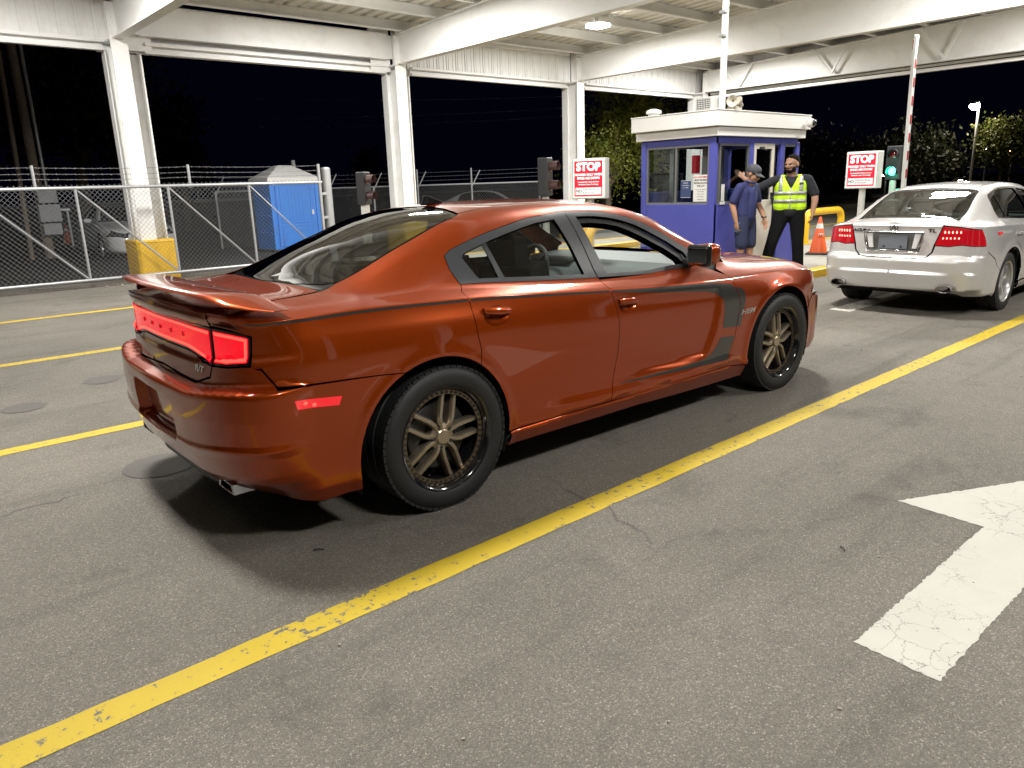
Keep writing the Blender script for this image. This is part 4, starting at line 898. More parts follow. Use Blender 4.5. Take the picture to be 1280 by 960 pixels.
    ds.prism(pr_, -.72, .72, Matrix(((1, 0, 0, 0), (0, 0, 1, 0), (0, 1, 0, 0), (0, 0, 0, 1)))).build('dashboard', M_cabgrey, cab, bevel=.035, seg=3)
    MB().box((2.02, .36, 1.0), (.20, .40, .06)).build('instrument_hood', M_black, cab, bevel=.03, seg=3)
    for sy in (-.37, .37):
        st = MB().box((1.32, sy, .52), (.52, .50, .16)).box((1.02, sy, .80), (.15, .48, .62), rot=(0, rad(-14), 0)); st.box((.92, sy, 1.17), (.10, .26, .17), rot=(0, rad(-10), 0)).cyl((.94, sy-.06, 1.02), (.93, sy-.06, 1.12), .01).cyl((.94, sy+.06, 1.02), (.93, sy+.06, 1.12), .01)
        st.build('front_seat', M_cabin, cab, bevel=.045, seg=3)
    MB().box((.42, 0, .52), (.5, 1.30, .18)).box((.12, 0, .80), (.16, 1.30, .56), rot=(0, rad(-20), 0)).build('rear_seat', M_cabin, cab, bevel=.05, seg=3)
    for sy in (-.40, 0, .40): MB().box((.00, sy, 1.10), (.09, .25, .11), rot=(0, rad(-15), 0)).build('head_rest', M_cabin, cab, bevel=.03)
    MB().box((-.17, 0, 1.07), (.46, 1.20, .02)).build('parcel_shelf', M_cabin, cab)
    ts = [(.185*math.cos(2*math.pi*k/28), .185*math.sin(2*math.pi*k/28), 0) for k in range(28)]; Ms = Matrix.Translation((1.74, .37, .94)) @ Matrix.Rotation(rad(-65), 4, 'Y')
    sw = MB().tube([Ms @ Vector(p) for p in ts], .016, 8, closed=True)
    for a in (0, 2.3, 4.0): sw.tube([Ms @ Vector((0, 0, -.02)), Ms @ Vector((.18*math.cos(a+rad(180)), .18*math.sin(a+rad(180)), 0))], .014, 6)
    sw.sphere(tuple(Ms @ Vector((0, 0, -.02))), .06).build('steering_wheel', M_black, cab, smooth=60)
    MB().box((1.78, 0, 1.315), (.03, .22, .065)).bar((1.79, 0, 1.33), (1.86, 0, 1.38), .02, .02).build('cabin_mirror', M_black, cab, bevel=.012)
    # wheels
    for x, y, sg, spn, st in ((.04, -.797, -1, .05, 0), (.04, .797, 1, .4, 0), (3.075, -.797, -1, .31, 0), (3.075, .797, 1, .1, 0)):
        wheel(car, x, y, .362, .270, .256, 'bronze', M_alu, M_blackg, sg, spn)
    MB().box((0.20, -.70, .36), (.10, .07, .16)).box((3.24, -.70, .36), (.10, .07, .16)).build('brake_caliper', mat('caliper_grey', (.12, .12, .12), .5, metal=.6), car, bevel=.015)
orange_car(car)
# ================================================================== silver sedan (and the far white one)
def d_silver(x, w, z, zt, v):
    up = np.clip((z-.66)/np.maximum(zt-.66, .05), 0, 1)
    ds = np.where(z > .66, .032*(1-up**2), .032-.13*(.66-z)**2)-.5*np.maximum(0, .24-z)
    for ax in (0, 2.74):
        r = np.hypot(x-ax, z-.325); ds = ds+.018*np.exp(-((r-.41)/.04)**2)
    ds = ds+.012*np.exp(-((z-.875)/.012)**2)*sm((x+.45)/.05)*sm((2.3-x)/.2)
    wr = sm((-.60-x)/.25); dr = np.interp(z, [.20, .27, .30, .40, .478, .486, .60, .635, .66, .80, .95, .985, 1.0], [-.16, -.02, .035, .055, .070, .058, .066, .055, .028, .020, .008, .016, 0])*sm(-v/.02)
    rec = np.interp(z, [.70, .715, .90, .915], [0, 1, 1, 0])*sm((.295+.10*(z-.80)-w)/.015); dr = dr-.030*rec
    wf = sm((x-3.1)/.35); df = np.interp(z, [.12, .2, .3, .5, .62, .72], [-.1, .02, .06, .06, .02, 0])*sm(-v/.03)
    return ds*(1-wr)*(1-wf)+dr*wr+df*wf
SILVER = Shell(
    plan=[(-.975, 0), (-.968, .22), (-.945, .44), (-.895, .63), (-.83, .735), (-.72, .805), (-.50, .848), (0, .862), (1.2, .868), (2.0, .868), (2.74, .858), (3.1, .835), (3.4, .755), (3.58, .55), (3.66, .25), (3.68, 0)],
    zs=[(-.975, 1.0), (-.90, .988), (-.82, .968), (-.6, .958), (0, .938), (.6, .912), (1.2, .885), (2.2, .845), (2.74, .82), (3.4, .735), (3.68, .66)],
    yb=[(-.975, .74), (0, .765), (1.2, .785), (2.1, .79), (2.74, .76), (3.68, .70)],
    zb=[(-.975, 1.005), (-.6, .998), (-.2, 1.012), (0, 1.002), (.6, .975), (1.2, .955), (2.0, .938), (2.3, .92), (2.74, .885), (3.4, .785), (3.68, .675)],
    yr=[(-.975, .55), (-.60, .60), (.09, .535), (.9, .535), (1.4, .57), (2.05, .70), (2.5, .62), (3.68, .5)],
    zr=[(-.975, 1.008), (-.66, 1.025), (-.58, 1.050), (.06, 1.315), (.40, 1.372), (.9, 1.385), (1.3, 1.362), (1.55, 1.295), (2.05, 1.01), (2.4, .93), (2.74, .89), (3.4, .79), (3.68, .68)],
    zc=[(-.975, 1.020), (-.76, 1.045), (-.66, 1.058), (-.56, 1.09), (-.1, 1.27), (.12, 1.345), (.5, 1.395), (.94, 1.415), (1.3, 1.402), (1.6, 1.335), (2.25, 1.0), (2.40, .96), (2.74, .93), (3.4, .82), (3.68, .685)],
    dfun=d_silver, wref=.862)
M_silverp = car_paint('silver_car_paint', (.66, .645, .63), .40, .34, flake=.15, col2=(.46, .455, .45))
M_whitep = mat('white_car_paint', (.66, .67, .68), .3, coat=1)
M_badge = mat('badge_dark_chrome', (.16, .16, .17), .25, metal=1); M_led = mat('led_red_bright', (1, .4, .35), .3, emit=(1, .30, .22), es=2.5)
def silver_car(car, paint, fine=1.0, badges=True, lit=True):
    sh = SILVER; k = 1/fine; s1 = sh.s1; RA = .385; ZA = .325; XF = 2.74
    DLO = [('g', x, z) for x, z in ((-.13, 1.022), (-.10, 1.10), (-.01, 1.235), (.04, 1.268), (.25, 1.315), (.6, 1.343), (.9, 1.343), (1.2, 1.318), (1.42, 1.25), (1.70, 1.10), (1.93, .975), (1.90, .952), (1.2, .968), (.6, .988))]
    p = Panel(sh)
    out = [('f', .40, .86), ('f', .375, .60), ('f', .37, ZA+.10)]+arc_pts(0, ZA, RA, .35, math.pi*.88, 12)
    out += [('f', -.50, .62), ('f', -.66, .70), ('q', sh.s_x(-.70), -.20), ('q', sh.s_x(-.725), -.10), ('q', sh.s_x(-.75), -.025), ('r', .49, .985), ('ur', .49, 0), ('u', -.93, .9), ('u', -.88, 1.6), ('u', -.70, 1.98), ('u', -.60, 2.06), ('u', -.3, 2.08), ('u', .03, 2.10), ('u', .10, 2.2), ('u', .5, 2.22), ('u', .9, 2.22), ('u', 1.28, 2.2), ('u', 1.36, 2.08), ('u', 1.8, 2.04), ('u', 2.05, 2.0), ('u', 2.0, 1.2)]
    out += [DLO[i] for i in range(10, -1, -1)]+[DLO[0], ('u', .12, .95), ('u', .30, .5), ('f', .395, .90)]
    out = [q for i, q in enumerate(out) if i == 0 or q != out[i-1]]
    p.patch(out, sp=.03*k); p.both('quarter_panel', paint, car)
    p = Panel(sh); p.patch([('u', .10, 2.2), ('u', .13, 2.5), ('u', .16, 3), ('u', 1.30, 3), ('u', 1.30, 2.6), ('u', 1.28, 2.2), ('u', .9, 2.22), ('u', .5, 2.22)], sp=.04*k); p.build('roof_panel', paint, car, 'B')
    p = Panel(sh); p.patch([('u', .12, .95), DLO[0], DLO[13], ('g', 1.0, .975), ('u', 1.02, .5), ('f', 1.03, .80), ('f', 1.0, .30), ('f', .375, .30), ('f', .37, ZA+.10), ('f', .375, .60), ('f', .40, .86), ('f', .395, .90), ('u', .30, .5)], sp=.035*k); p.both('door', paint, car)
    p = Panel(sh); p.patch([('g', 1.0, .975), DLO[12], DLO[11], ('u', 2.03, .9), ('f', 2.15, .80), ('f', 2.20, .6), ('f', 2.16, .30), ('f', 1.0, .30), ('f', 1.03, .80), ('u', 1.02, .5)], sp=.04*k); p.both('door', paint, car)
    p = Panel(sh); p.patch([('f', 2.16, .30), ('f', 2.20, .6), ('f', 2.15, .80), ('u', 2.03, .9), ('u', 2.05, 1.3), ('u', 2.5, 1.2), ('u', 3.1, 1.0), ('u', 3.38, .4), ('f', 3.40, .70), ('f', 3.26, .62), ('f', 3.16, .56)]+arc_pts(XF, ZA, RA, .55, math.pi*.98, 14), sp=.04*k); p.both('front_wing', paint, car)
    p = Panel(sh); p.patch([('u', 2.07, 1.33), ('u', 2.25, 2.0), ('u', 2.36, 2.6), ('u', 2.38, 3), ('u', 3.64, 3), ('un', .45, .05), ('u', 3.40, .42), ('u', 3.1, 1.03), ('u', 2.5, 1.23)], sp=.05*k); p.build('hood', paint, car, 'B')
    p = Panel(sh); p.patch([('f', 3.165, .555), ('f', 3.27, .615), ('n', .60, .60), ('n', .40, .56), ('n', 0, .56), ('n', 0, .17), ('n', .6, .18), ('f', 3.2, .2)]+arc_pts(XF, ZA, RA, -.3, .5, 8), sp=.04*k); p.build('front_bumper', paint, car, 'B')
    p = Panel(sh); p.patch([('f', 3.275, .625), ('n', .60, .61), ('n', .42, .57), ('n', .40, .655), ('n', .6, .70), ('f', 3.40, .70)], sp=.04*k, off=-.004); p.both('headlamp', mat('dark_headlamp', (.05, .055, .06), .06, coat=1), car)
    p = Panel(sh); p.patch([('n', .39, .57), ('n', .37, .66), ('n', 0, .655), ('n', 0, .57)], sp=.05*k, off=-.004); p.build('grille', M_black if badges else paint, car, 'B')
    p = Panel(sh); p.patch(arc_pts(0, ZA, RA, math.pi*.88, math.pi*1.12, 8)+[('f', -.45, .22), ('q', sh.s_x(-.80), -.745), ('r', .55, .275), ('r', .3, .285), ('r', 0, .29), ('r', 0, .632), ('r', .25, .635), ('r', .36, .645), ('r', .41, .70), ('r', .43, .772), ('r', .55, .764), ('r', .66, .78), ('q', sh.s_x(-.69), -.20), ('f', -.655, .695), ('f', -.50, .612)], sp=.026*k); p.build('rear_bumper', paint, car, 'B')
    p = Panel(sh); p.patch([('r', 0, .638), ('r', .25, .641), ('r', .352, .651), ('r', .40, .705), ('r', .415, .78), ('r', .478, .975), ('r', .485, .99), ('ur', .485, 0), ('u', -.925, .95), ('u', -.875, 1.62), ('u', -.69, 2.0), ('u', -.655, 2.15), ('u', -.70, 2.6), ('u', -.72, 3), ('ur', 0, 3)], sp=.02*k); bl = p.build('boot_lid', paint, car, 'B')
    p = Panel(sh); p.patch([('f', .385, .29), ('f', 2.34, .27), ('f', 2.35, .20), ('f', .39, .20)], sp=.05*k); p.both('side_sill', paint, car)
    # lamps
    lo = [('r', .425, .780), ('r', .55, .770), ('r', .66, .785), ('q', sh.s_x(-.69), -.195), ('q', sh.s_x(-.715), -.105), ('q', sh.s_x(-.75), -.03), ('r', .60, .968), ('r', .487, .975)]
    p = Panel(sh); p.patch(lo, sp=.03*k, gap=0, off=.003, edge=.01); L = p.both('tail_lamp', mat('silver_car_red_lens', (.30, .004, .008), .12, emit=(1, .012, .03), es=.22, coat=1), car)
    if badges:
        for li, lamp_ in enumerate(L):
            for row, z in enumerate((.915, .853)):
                dots = MB()
                for i in range(5):
                    w = .505+.034*i-.012*row; q = (np.array([sh.s_w(w)]), np.array([0.])); q[1][0] = z-float(sh.zt(q[0][0])); P = sh.P(*q)[0]+sh.N(*q)[0]*.006
                    MB().sphere((P[0], P[1]*(1 if li == 0 else -1), P[2]), (.004, .0085, .016-.004*row), 8, 5).build('led', M_led, lamp_)
        p = Panel(sh); p.patch([('f', -.47, .895), ('f', -.46, .870), ('f', -.36, .868), ('f', -.345, .893)], sp=.03, gap=0, off=.004, edge=.005); p.both('side_marker', M_reddim, car)
        # plate recess, chrome surround, dark plate
        def X(w, z, off=0):
            q = (np.array([sh.s_w(abs(w))]), np.array([z-float(sh.zt(sh.s_w(abs(w))))])); P = sh.P(*q)[0]+sh.N(*q)[0]*off
            return Vector((P[0], P[1]*(1 if w >= 0 else -1), P[2]))
        b = MB(); ol = [(-.318, .912), (.318, .912), (.298, .80), (.262, .712), (-.262, .712), (-.298, .80)]
        b.tube([Vector((-1.000, -w, z)) for w, z in ol], .009, 8, closed=True); b.build('plate_surround', M_chrome, car, smooth=50)
        MB().box((-.972, 0, .812), (.012, .60, .185)).build('plate_recess', mat('recess_grey', (.10, .10, .10), .4), car)
        for sg in (-1, 1): MB().prism([(sg*.205, .735), (sg*.255, .735), (sg*.292, .895), (sg*.225, .895)], 0, .02, Matrix(((0, 0, -1, -.978), (1, 0, 0, 0), (0, 1, 0, 0), (0, 0, 0, 1)))).build('reverse_lamp', mat('clear_lens', (.75, .75, .74), .15, coat=1), car, bevel=.006)
        pl = MB().box((-.992, 0, .805), (.008, .31, .155)).build('number_plate', mat('plate_grey', (.16, .175, .20), .45), car, bevel=.004)
        for w in (-.09, .09): MB().cyl((-.994, w, .755), (-.999, w, .755), .012, n=10).build('plate_screw', M_black, pl)
        def badge(s_, w, z, size, sx):
            q = (np.array([sh.s_w(abs(w))]), np.array([z-float(sh.zt(sh.s_w(abs(w))))])); P = sh.P(*q)[0]; Nn = sh.N(*q)[0]
            if w > 0: P[1] *= -1; Nn[1] *= -1
            text('badge', s_, size, M_badge, car, frame(P+Nn*.005, np.cross((0, 0, 1), Nn), (0, 0, 1)), bold=.0015, depth=.003, sx=sx)
        badge('ACURA', .355, .925, .042, 1.45)
        badge('TL', -.385, .93, .052, 1.4)
        em = MB(); c = Vector((-.998, 0, .962))
        for sg in (-1, 1):
            em.tube([c+Vector((0, sg*(.012+.030*math.cos(a)) if True else 0, .036*math.sin(a))) for a in [rad(-70+14*i) for i in range(11)]], .004, 6)
            em.bar(c+Vector((0, sg*.004, .026)), c+Vector((0, sg*.022, -.026)), .008, .008)
        em.bar(c+Vector((0, -.012, -.006)), c+Vector((0, .012, -.006)), .007, .007); em.build('emblem', M_badge, car)
        for sg in (-1, 1):
            M = Matrix(((0, 0, 1, 0), (1, 0, 0, sg*.575), (0, 1, 0, .325), (0, 0, 0, 1)))
            pts = [(.085*math.cos(a)*(1 if abs(math.cos(a)) < 2 else 1), .042*math.sin(a)) for a in [2*math.pi*i/20 for i in range(20)]]
            n = 20; vs = [M @ Vector((a*s_, c_*s_, h)) for s_, h in ((1.0, -1.02), (1.12, -1.0), (1.12, -.85), (.84, -1.018), (.80, -.88)) for a, c_ in pts]
            fs = [(i, (i+1) % n, n+(i+1) % n, n+i) for i in range(n)]+[(n+i, n+(i+1) % n, 2*n+(i+1) % n, 2*n+i) for i in range(n)]+[(i, 3*n+i, 3*n+(i+1) % n, (i+1) % n) for i in range(n)]+[(3*n+i, 4*n+i, 4*n+(i+1) % n, 3*n+(i+1) % n) for i in range(n)]
            e = MB().add(vs, fs).build('exhaust_tip', M_chrome, car, smooth=40); MB().prism([(a*.82, c_*.82) for a, c_ in pts], -.95, -.93, M).build('exhaust_inside', M_dark, e)
        MB().sphere((.88, 0, 1.418), (.07, .035, .022), 12, 8).build('aerial_fin', paint, car, smooth=60)
        for x0 in (.22, 1.28): MB().box((x0+.02, -.895, .845), (.19, .028, .03)).box((x0+.02, .895, .845), (.19, .028, .03)).build('door_handle', paint, car, bevel=.01)
    MB().prism([(-.74, -.60), (-.80, -.3), (-.80, .3), (-.74, .60), (-.4, .60), (-.4, -.60)], .25, .33).build('rear_valance', M_black, car)
    # glass
    p = Panel(sh); p.patch([('u', -.585, 2.09), ('u', -.3, 2.11), ('u', .02, 2.13), ('u', .08, 2.25), ('u', .115, 2.5), ('u', .14, 3), ('u', -.70, 3), ('u', -.675, 2.6), ('u', -.635, 2.18)], sp=.06*k, off=-.003, edge=.003); p.build('rear_window', M_glassR, car, 'B')
    p = Panel(sh); p.patch([('u', -.595, 2.07), ('u', -.3, 2.09), ('u', .035, 2.105), ('u', .098, 2.21), ('u', .135, 2.5), ('u', .158, 3), ('u', .135, 3), ('u', .11, 2.5), ('u', .075, 2.26), ('u', .0, 2.15), ('u', -.3, 2.14), ('u', -.565, 2.12), ('u', -.62, 2.2), ('u', -.66, 2.6), ('u', -.685, 3), ('u', -.72, 3), ('u', -.69, 2.6), ('u', -.65, 2.15)], sp=.03*k, gap=0, off=-.004, edge=0); p.build('rear_window_seal', M_blackg, car, 'B')
    p = Panel(sh); p.patch([('u', 1.375, 2.1), ('u', 1.8, 2.06), ('u', 2.04, 2.03), ('u', 2.22, 2.2), ('u', 2.34, 2.6), ('u', 2.37, 3), ('u', 1.315, 3), ('u', 1.315, 2.6), ('u', 1.30, 2.22)], sp=.07*k, off=-.004, edge=.003); p.build('windshield', M_glass, car, 'B')
    R_op = [('g', x, z) for x, z in ((-.095, 1.03), (-.07, 1.10), (.02, 1.225), (.27, 1.298), (.6, 1.322), (.88, 1.322), (.95, 1.0), (.6, 1.008))]
    F_op = [('g', x, z) for x, z in ((1.02, .995), (.97, 1.320), (1.18, 1.298), (1.40, 1.232), (1.68, 1.085), (1.88, .975), (1.2, .985))]
    p = Panel(sh); p.patch(DLO, sp=.035*k, gap=.001, off=.0015, edge=.02, holes=[R_op, F_op]); p.both('window_frame', M_blackg, car)
    for op in (R_op, F_op): p = Panel(sh); p.patch(op, sp=.08*k, gap=-.003, off=-.008, edge=0); p.both('door_glass', M_glass, car)
    p = Panel(sh); p.patch([('g', .16, 1.272), ('g', .185, 1.278), ('g', .155, 1.015), ('g', .12, 1.017)], sp=.04*k, gap=0, off=-.003, edge=.006); p.both('window_divider', M_blackg, car)
    # inside
    p = Panel(sh)
    p.patch([('r', 0, .30), ('r', .72, .30), ('r', .72, .93), ('r', 0, .93)], sp=.08*k, gap=0, off=-.06, edge=0)
    for x0, x1 in ((-.8, -.42), (.42, 2.33), (3.15, 3.5)): p.patch([('f', x0, .22), ('f', x1, .22), ('f', x1, float(sh.zt(sh.s_x(x1)))-.03), ('f', x0, float(sh.zt(sh.s_x(x0)))-.03)], sp=.1*k, gap=0, off=-.05, edge=0)
    p.patch([('u', -.9, .1), ('u', .1, .1), ('u', -.1, 1.), ('u', -.62, 1.9), ('u', -.70, 3), ('u', -.94, 3)], sp=.1*k, gap=0, off=-.04, edge=0); p.build('inner_shell', M_dark, car, 'B')
    MB().box((1.42, 0, .20), (3.9, 1.6, .04)).build('underbody', M_dark, car)
    cab = empty('cabin'); cab.parent = car
    p = Panel(sh); p.patch([('u', .2, 2.1), ('u', .2, 3), ('u', 1.3, 3), ('u', 1.32, 2.1)], sp=.1*k, gap=0, off=-.03, edge=0); p.build('headliner', M_cabgrey, cab, 'B')
    MB().box((.9, 0, .30), (2.6, 1.4, .04)).build('cabin_floor', M_cabin, cab); MB().box((-.38, 0, 1.0), (.46, 1.2, .02)).build('parcel_shelf', M_cabin, cab)
    MB().box((2.0, 0, .85), (.5, 1.35, .22)).build('dashboard', M_cabin, cab, bevel=.03)
    for sy in (-.36, .36): MB().box((1.12, sy, .50), (.5, .48, .16)).box((.84, sy, .78), (.14, .46, .6), rot=(0, rad(-12), 0)).box((.75, sy, 1.14), (.10, .25, .17)).build('front_seat', M_cabin, cab, bevel=.04)
    MB().box((.15, 0, .50), (.48, 1.2, .16)).box((-.12, 0, .76), (.16, 1.2, .5), rot=(0, rad(-18), 0)).build('rear_seat', M_cabin, cab, bevel=.04)
    for sg in (-1, 1):
        MB().sphere((1.78, sg*.95, 1.0), (.075, .11, .065), 14, 10).build('door_mirror', paint, car, smooth=60)
        MB().bar((1.80, sg*.88, .985), (1.83, sg*.77, .97), .08, .03).build('mirror_arm', M_black, car)
    liner(car, 0, ZA, .40, .56, .855); liner(car, XF, ZA, .40, .56, .85)
    for x, y, sg, spn in ((0, -.765, -1, .2), (0, .765, 1, .7), (2.74, -.765, -1, .5), (2.74, .765, 1, .1)): wheel(car, x, y, .325, .225, .222, 'silver', M_silver, M_silver, sg, spn)
sc_ = empty('sedan', (9.72, 3.55, 0), rad(0.4), 'silver sedan with red LED tail lamps lit waiting in front of the orange car', 'car')
silver_car(sc_, M_silverp)
wc_ = empty('sedan', (6.15, 25.1, -.02), rad(-93), 'white car with dark headlamp parked nose first behind the sliding chain-link gate', 'car')
silver_car(wc_, M_whitep, fine=.5, badges=False, lit=False)
# ================================================================== chain-link gate and fence
def link_mesh_wires(p0, p1, z0, z1, cell=.086, t=.0046):
    "diamond wire mesh between two ground points, as thin square wires"
    p0, p1 = Vector((*p0, 0)), Vector((*p1, 0)); L = (p1-p0).length; u = (p1-p0)/L; n = Vector((-u.y, u.x, 0)); H = z1-z0; vs = []; fs = []
    k = -H
    while k < L:
        for sg in (1, -1):
            # line s = k + h (sg=1) or s = k + H - h
            a0, a1 = 0.0, H
            s_of = (lambda h: k+h) if sg == 1 else (lambda h: k+H-h)
            lo = max(0, -k) if sg == 1 else max(0, k+H-L); hi = min(H, L-k) if sg == 1 else min(H, k+H)
            if hi-lo > .01:
                A = p0+u*s_of(lo)+Vector((0, 0, z0+lo)); B = p0+u*s_of(hi)+Vector((0, 0, z0+hi)); d = (B-A).normalized(); s_ = d.cross(n)*t*.5; m = n*t*.5*sg
                b = len(vs); vs += [A+s_+m, A-s_+m, A-m*.0-n*t*.5*(1 if sg < 0 else 1)*0+m*-1, B+s_+m, B-s_+m, B-m]
                fs += [(b, b+1, b+4, b+3), (b+1, b+2, b+5, b+4), (b+2, b, b+3, b+5)]
        k += cell
    M = MB(); M.add(vs, fs); return M
gate = empty('sliding_gate', (3.2, 15.2, 0), 0, 'galvanised chain-link sliding gate with diagonal braces in front of the yellow column base', 'gate')
def gp(mb, name, m, kind=None, smooth=None):
    o = mb.build(name, m, gate, smooth=smooth); o.matrix_parent_inverse = Matrix.Translation((-3.2, -15.2, 0))
    if kind: o['kind'] = kind
    return o
GX = [-1.47, .09, 1.65, 3.21, 4.77, 6.33, 7.90]; GY = 15.2
gp(MB().cyl((-1.5, GY, 1.745), (7.95, GY, 1.745), .030, n=10), 'top_rail', M_galv, smooth=40); gp(MB().cyl((-1.5, GY, .135), (7.95, GY, .135), .030, n=10), 'bottom_rail', M_galv, smooth=40)
for x in GX: gp(MB().cyl((x, GY, .13), (x, GY, 1.745 if x < 7.8 else 2.12), .025 if x < 7.8 else .034, n=10), 'gate_post', M_galv, smooth=40)
for a, b_ in zip(GX[:-1], GX[1:]): gp(MB().cyl((a+.03, GY, 1.70), (b_-.03, GY, .17), .016, n=8), 'brace', M_galv, smooth=40)
for x in (-.9, 2.62, 5.20): gp(MB().cyl((x, GY+.03, 1.70), (x, GY+.03, 2.13), .026, n=8), 'wire_arm', M_galv, smooth=40)
gp(link_mesh_wires((-1.47, GY-.02), (7.9, GY-.02), .06, 1.80, t=.0046), 'chain_link', M_wire, 'stuff')
def barbed(p, q, sag=.02):
    b = MB(); p, q = Vector(p), Vector(q); n = 24
    b.tube([p.lerp(q, i/n)-Vector((0, 0, sag*4*(i/n)*(1-i/n))) for i in range(n+1)], .0035, 4)
    k = int((q-p).length/.14); d = (q-p).normalized()
    for i in range(k):
        c = p.lerp(q, (i+.5)/k)-Vector((0, 0, sag*4*((i+.5)/k)*(1-(i+.5)/k))); b.bar(c+Vector((0, .0, .017)), c-Vector((0, 0, .017)), .003, .003)
    return b
for z in (1.90, 1.99, 2.09):
    for xa, xb in ((-4, 2.62), (2.62, 5.2), (5.2, 7.9)): gp(barbed((xa, GY+.03, z), (xb, GY+.03, z)), 'barbed_wire', M_wire)
gpost = empty('gate_end_post', (8.13, 15.32, 0), 0, 'thick grey post at the latch end of the sliding gate beside the blue toilet', 'post')
MB().cyl((0, 0, 0), (0, 0, 2.02), .10, n=18).lathe([(.10, 2.02), (.085, 2.05), (0, 2.065)], 18).build('post_tube', M_galv, gpost, smooth=40)
for z in (.5, 1.0, 1.5): MB().box((-.12, -.06, z), (.12, .04, .06)).build('gate_guide', M_galv, gpost, bevel=.008)
hinge = MB()
fA, fB = Vector((8.4, 22.6, 0)), Vector((17.15, 18.05, 0)); fu = (fB-fA).normalized(); fn = Vector((fu.y, -fu.x, 0))
fence = empty('chain_link_fence', tuple(fA), 0, 'chain-link fence topped with barbed wire on angled arms behind the middle column', 'fence')
def fp(mb, name, m, kind=None, smooth=None):
    o = mb.build(name, m, fence, smooth=smooth); o.matrix_parent_inverse = Matrix.Translation(-fA)
    if kind: o['kind'] = kind
    return o
FT = 1.64; Lf = (fB-fA).length
fp(MB().cyl(fA+Vector((0, 0, FT)), fB+Vector((0, 0, FT)), .024, n=8), 'top_rail', M_galv, smooth=40)
fp(link_mesh_wires(fA.xy, fB.xy, .03, FT+.03, t=.0055), 'chain_link', M_wire, 'stuff')
for i, s_ in enumerate((0, 1.6, 3.2, 4.55, 5.9, 7.6, Lf-.05)):
    p = fA+fu*s_; tall = i in (4, 5)
    fp(MB().cyl(p, p+Vector((0, 0, FT if not tall else 2.12)), .03, n=8), 'fence_post', M_galv, smooth=40)
    fp(MB().cyl(p+Vector((0, 0, FT-.1)), p+fu*.28+Vector((0, 0, 2.05)), .018, n=6), 'wire_arm', M_galv, smooth=40)
for z in (1.78, 1.90, 2.02): fp(barbed(fA+Vector((.1, 0, z)), fB+Vector((.1, 0, z+.04)), .03), 'barbed_wire', M_wire)
# ================================================================== portable toilet
M_pblue = mat('toilet_blue_plastic', (.025, .25, .85), .42, var=.08, vscale=3, dirt=(.05, .13, .40), dscale=3, damt=.4)
M_pwht = mat('toilet_white_plastic', (.88, .88, .86), .45, var=.06, vscale=4)
pt = empty('portable_toilet', (9.36, 20.05, 0), rad(1.5), 'blue portable toilet with white pitched roof behind the sliding gate', 'portable toilet')
W2, D2 = .71, .54
MB().box((0, .0, .95), (2*W2-.02, 2*D2-.02, 1.86)).build('cabin', M_pblue, pt, bevel=.02)
for sx in (-1, 1): MB().box((sx*(W2-.05), -D2-.004, .97), (.11, .05, 1.78)).build('corner_post', M_pblue, pt, bevel=.015)
dr = MB().box((0, -D2-.012, .98), (1.12, .03, 1.68)).build('door', M_pblue, pt, bevel=.01)
for z, h in ((.43, .52), (1.26, .98)):
    b = MB()
    for a in (-1, 1): b.box((a*.44, -D2-.034, z), (.035, .02, h)); b.box((0, -D2-.034, z+a*h/2), (.915, .02, .035))
    b.build('door_moulding', M_pblue, dr, bevel=.006)
for x in (-.2, -.1, 0, .1, .2): MB().box((x, -D2-.03, 1.25), (.03, .012, .9)).build('door_rib', M_pblue, dr, bevel=.004)
MB().box((.47, -D2-.045, 1.02), (.06, .03, .12)).build('door_latch', M_pwht, dr, bevel=.008)
for z in (.5, .95, 1.4): MB().box((-W2-.006, 0, z), (.02, .9, .05)).build('side_rib', M_pblue, pt, bevel=.005)
rf = MB(); w, d = W2+.05, D2+.05
rf.add([(-w, -d, 1.83), (w, -d, 1.83), (w, d, 1.83), (-w, d, 1.83), (-w, -d, 1.93), (w, -d, 1.93), (w, d, 1.93), (-w, d, 1.93), (-.20, -.12, 2.27), (.20, -.12, 2.27), (.20, .12, 2.27), (-.20, .12, 2.27)],
       [(3, 2, 1, 0), (0, 1, 5, 4), (1, 2, 6, 5), (2, 3, 7, 6), (3, 0, 4, 7), (4, 5, 9, 8), (5, 6, 10, 9), (6, 7, 11, 10), (7, 4, 8, 11), (8, 9, 10, 11)])
rf.build('roof', M_pwht, pt, bevel=.015); MB().cyl((.48, .3, 1.95), (.48, .3, 2.42), .055).build('vent_pipe', mat('vent_grey', (.35, .35, .34), .6), pt, smooth=40)
MB().box((0, 0, .04), (1.5, 1.2, .08)).build('skid', M_black, pt)
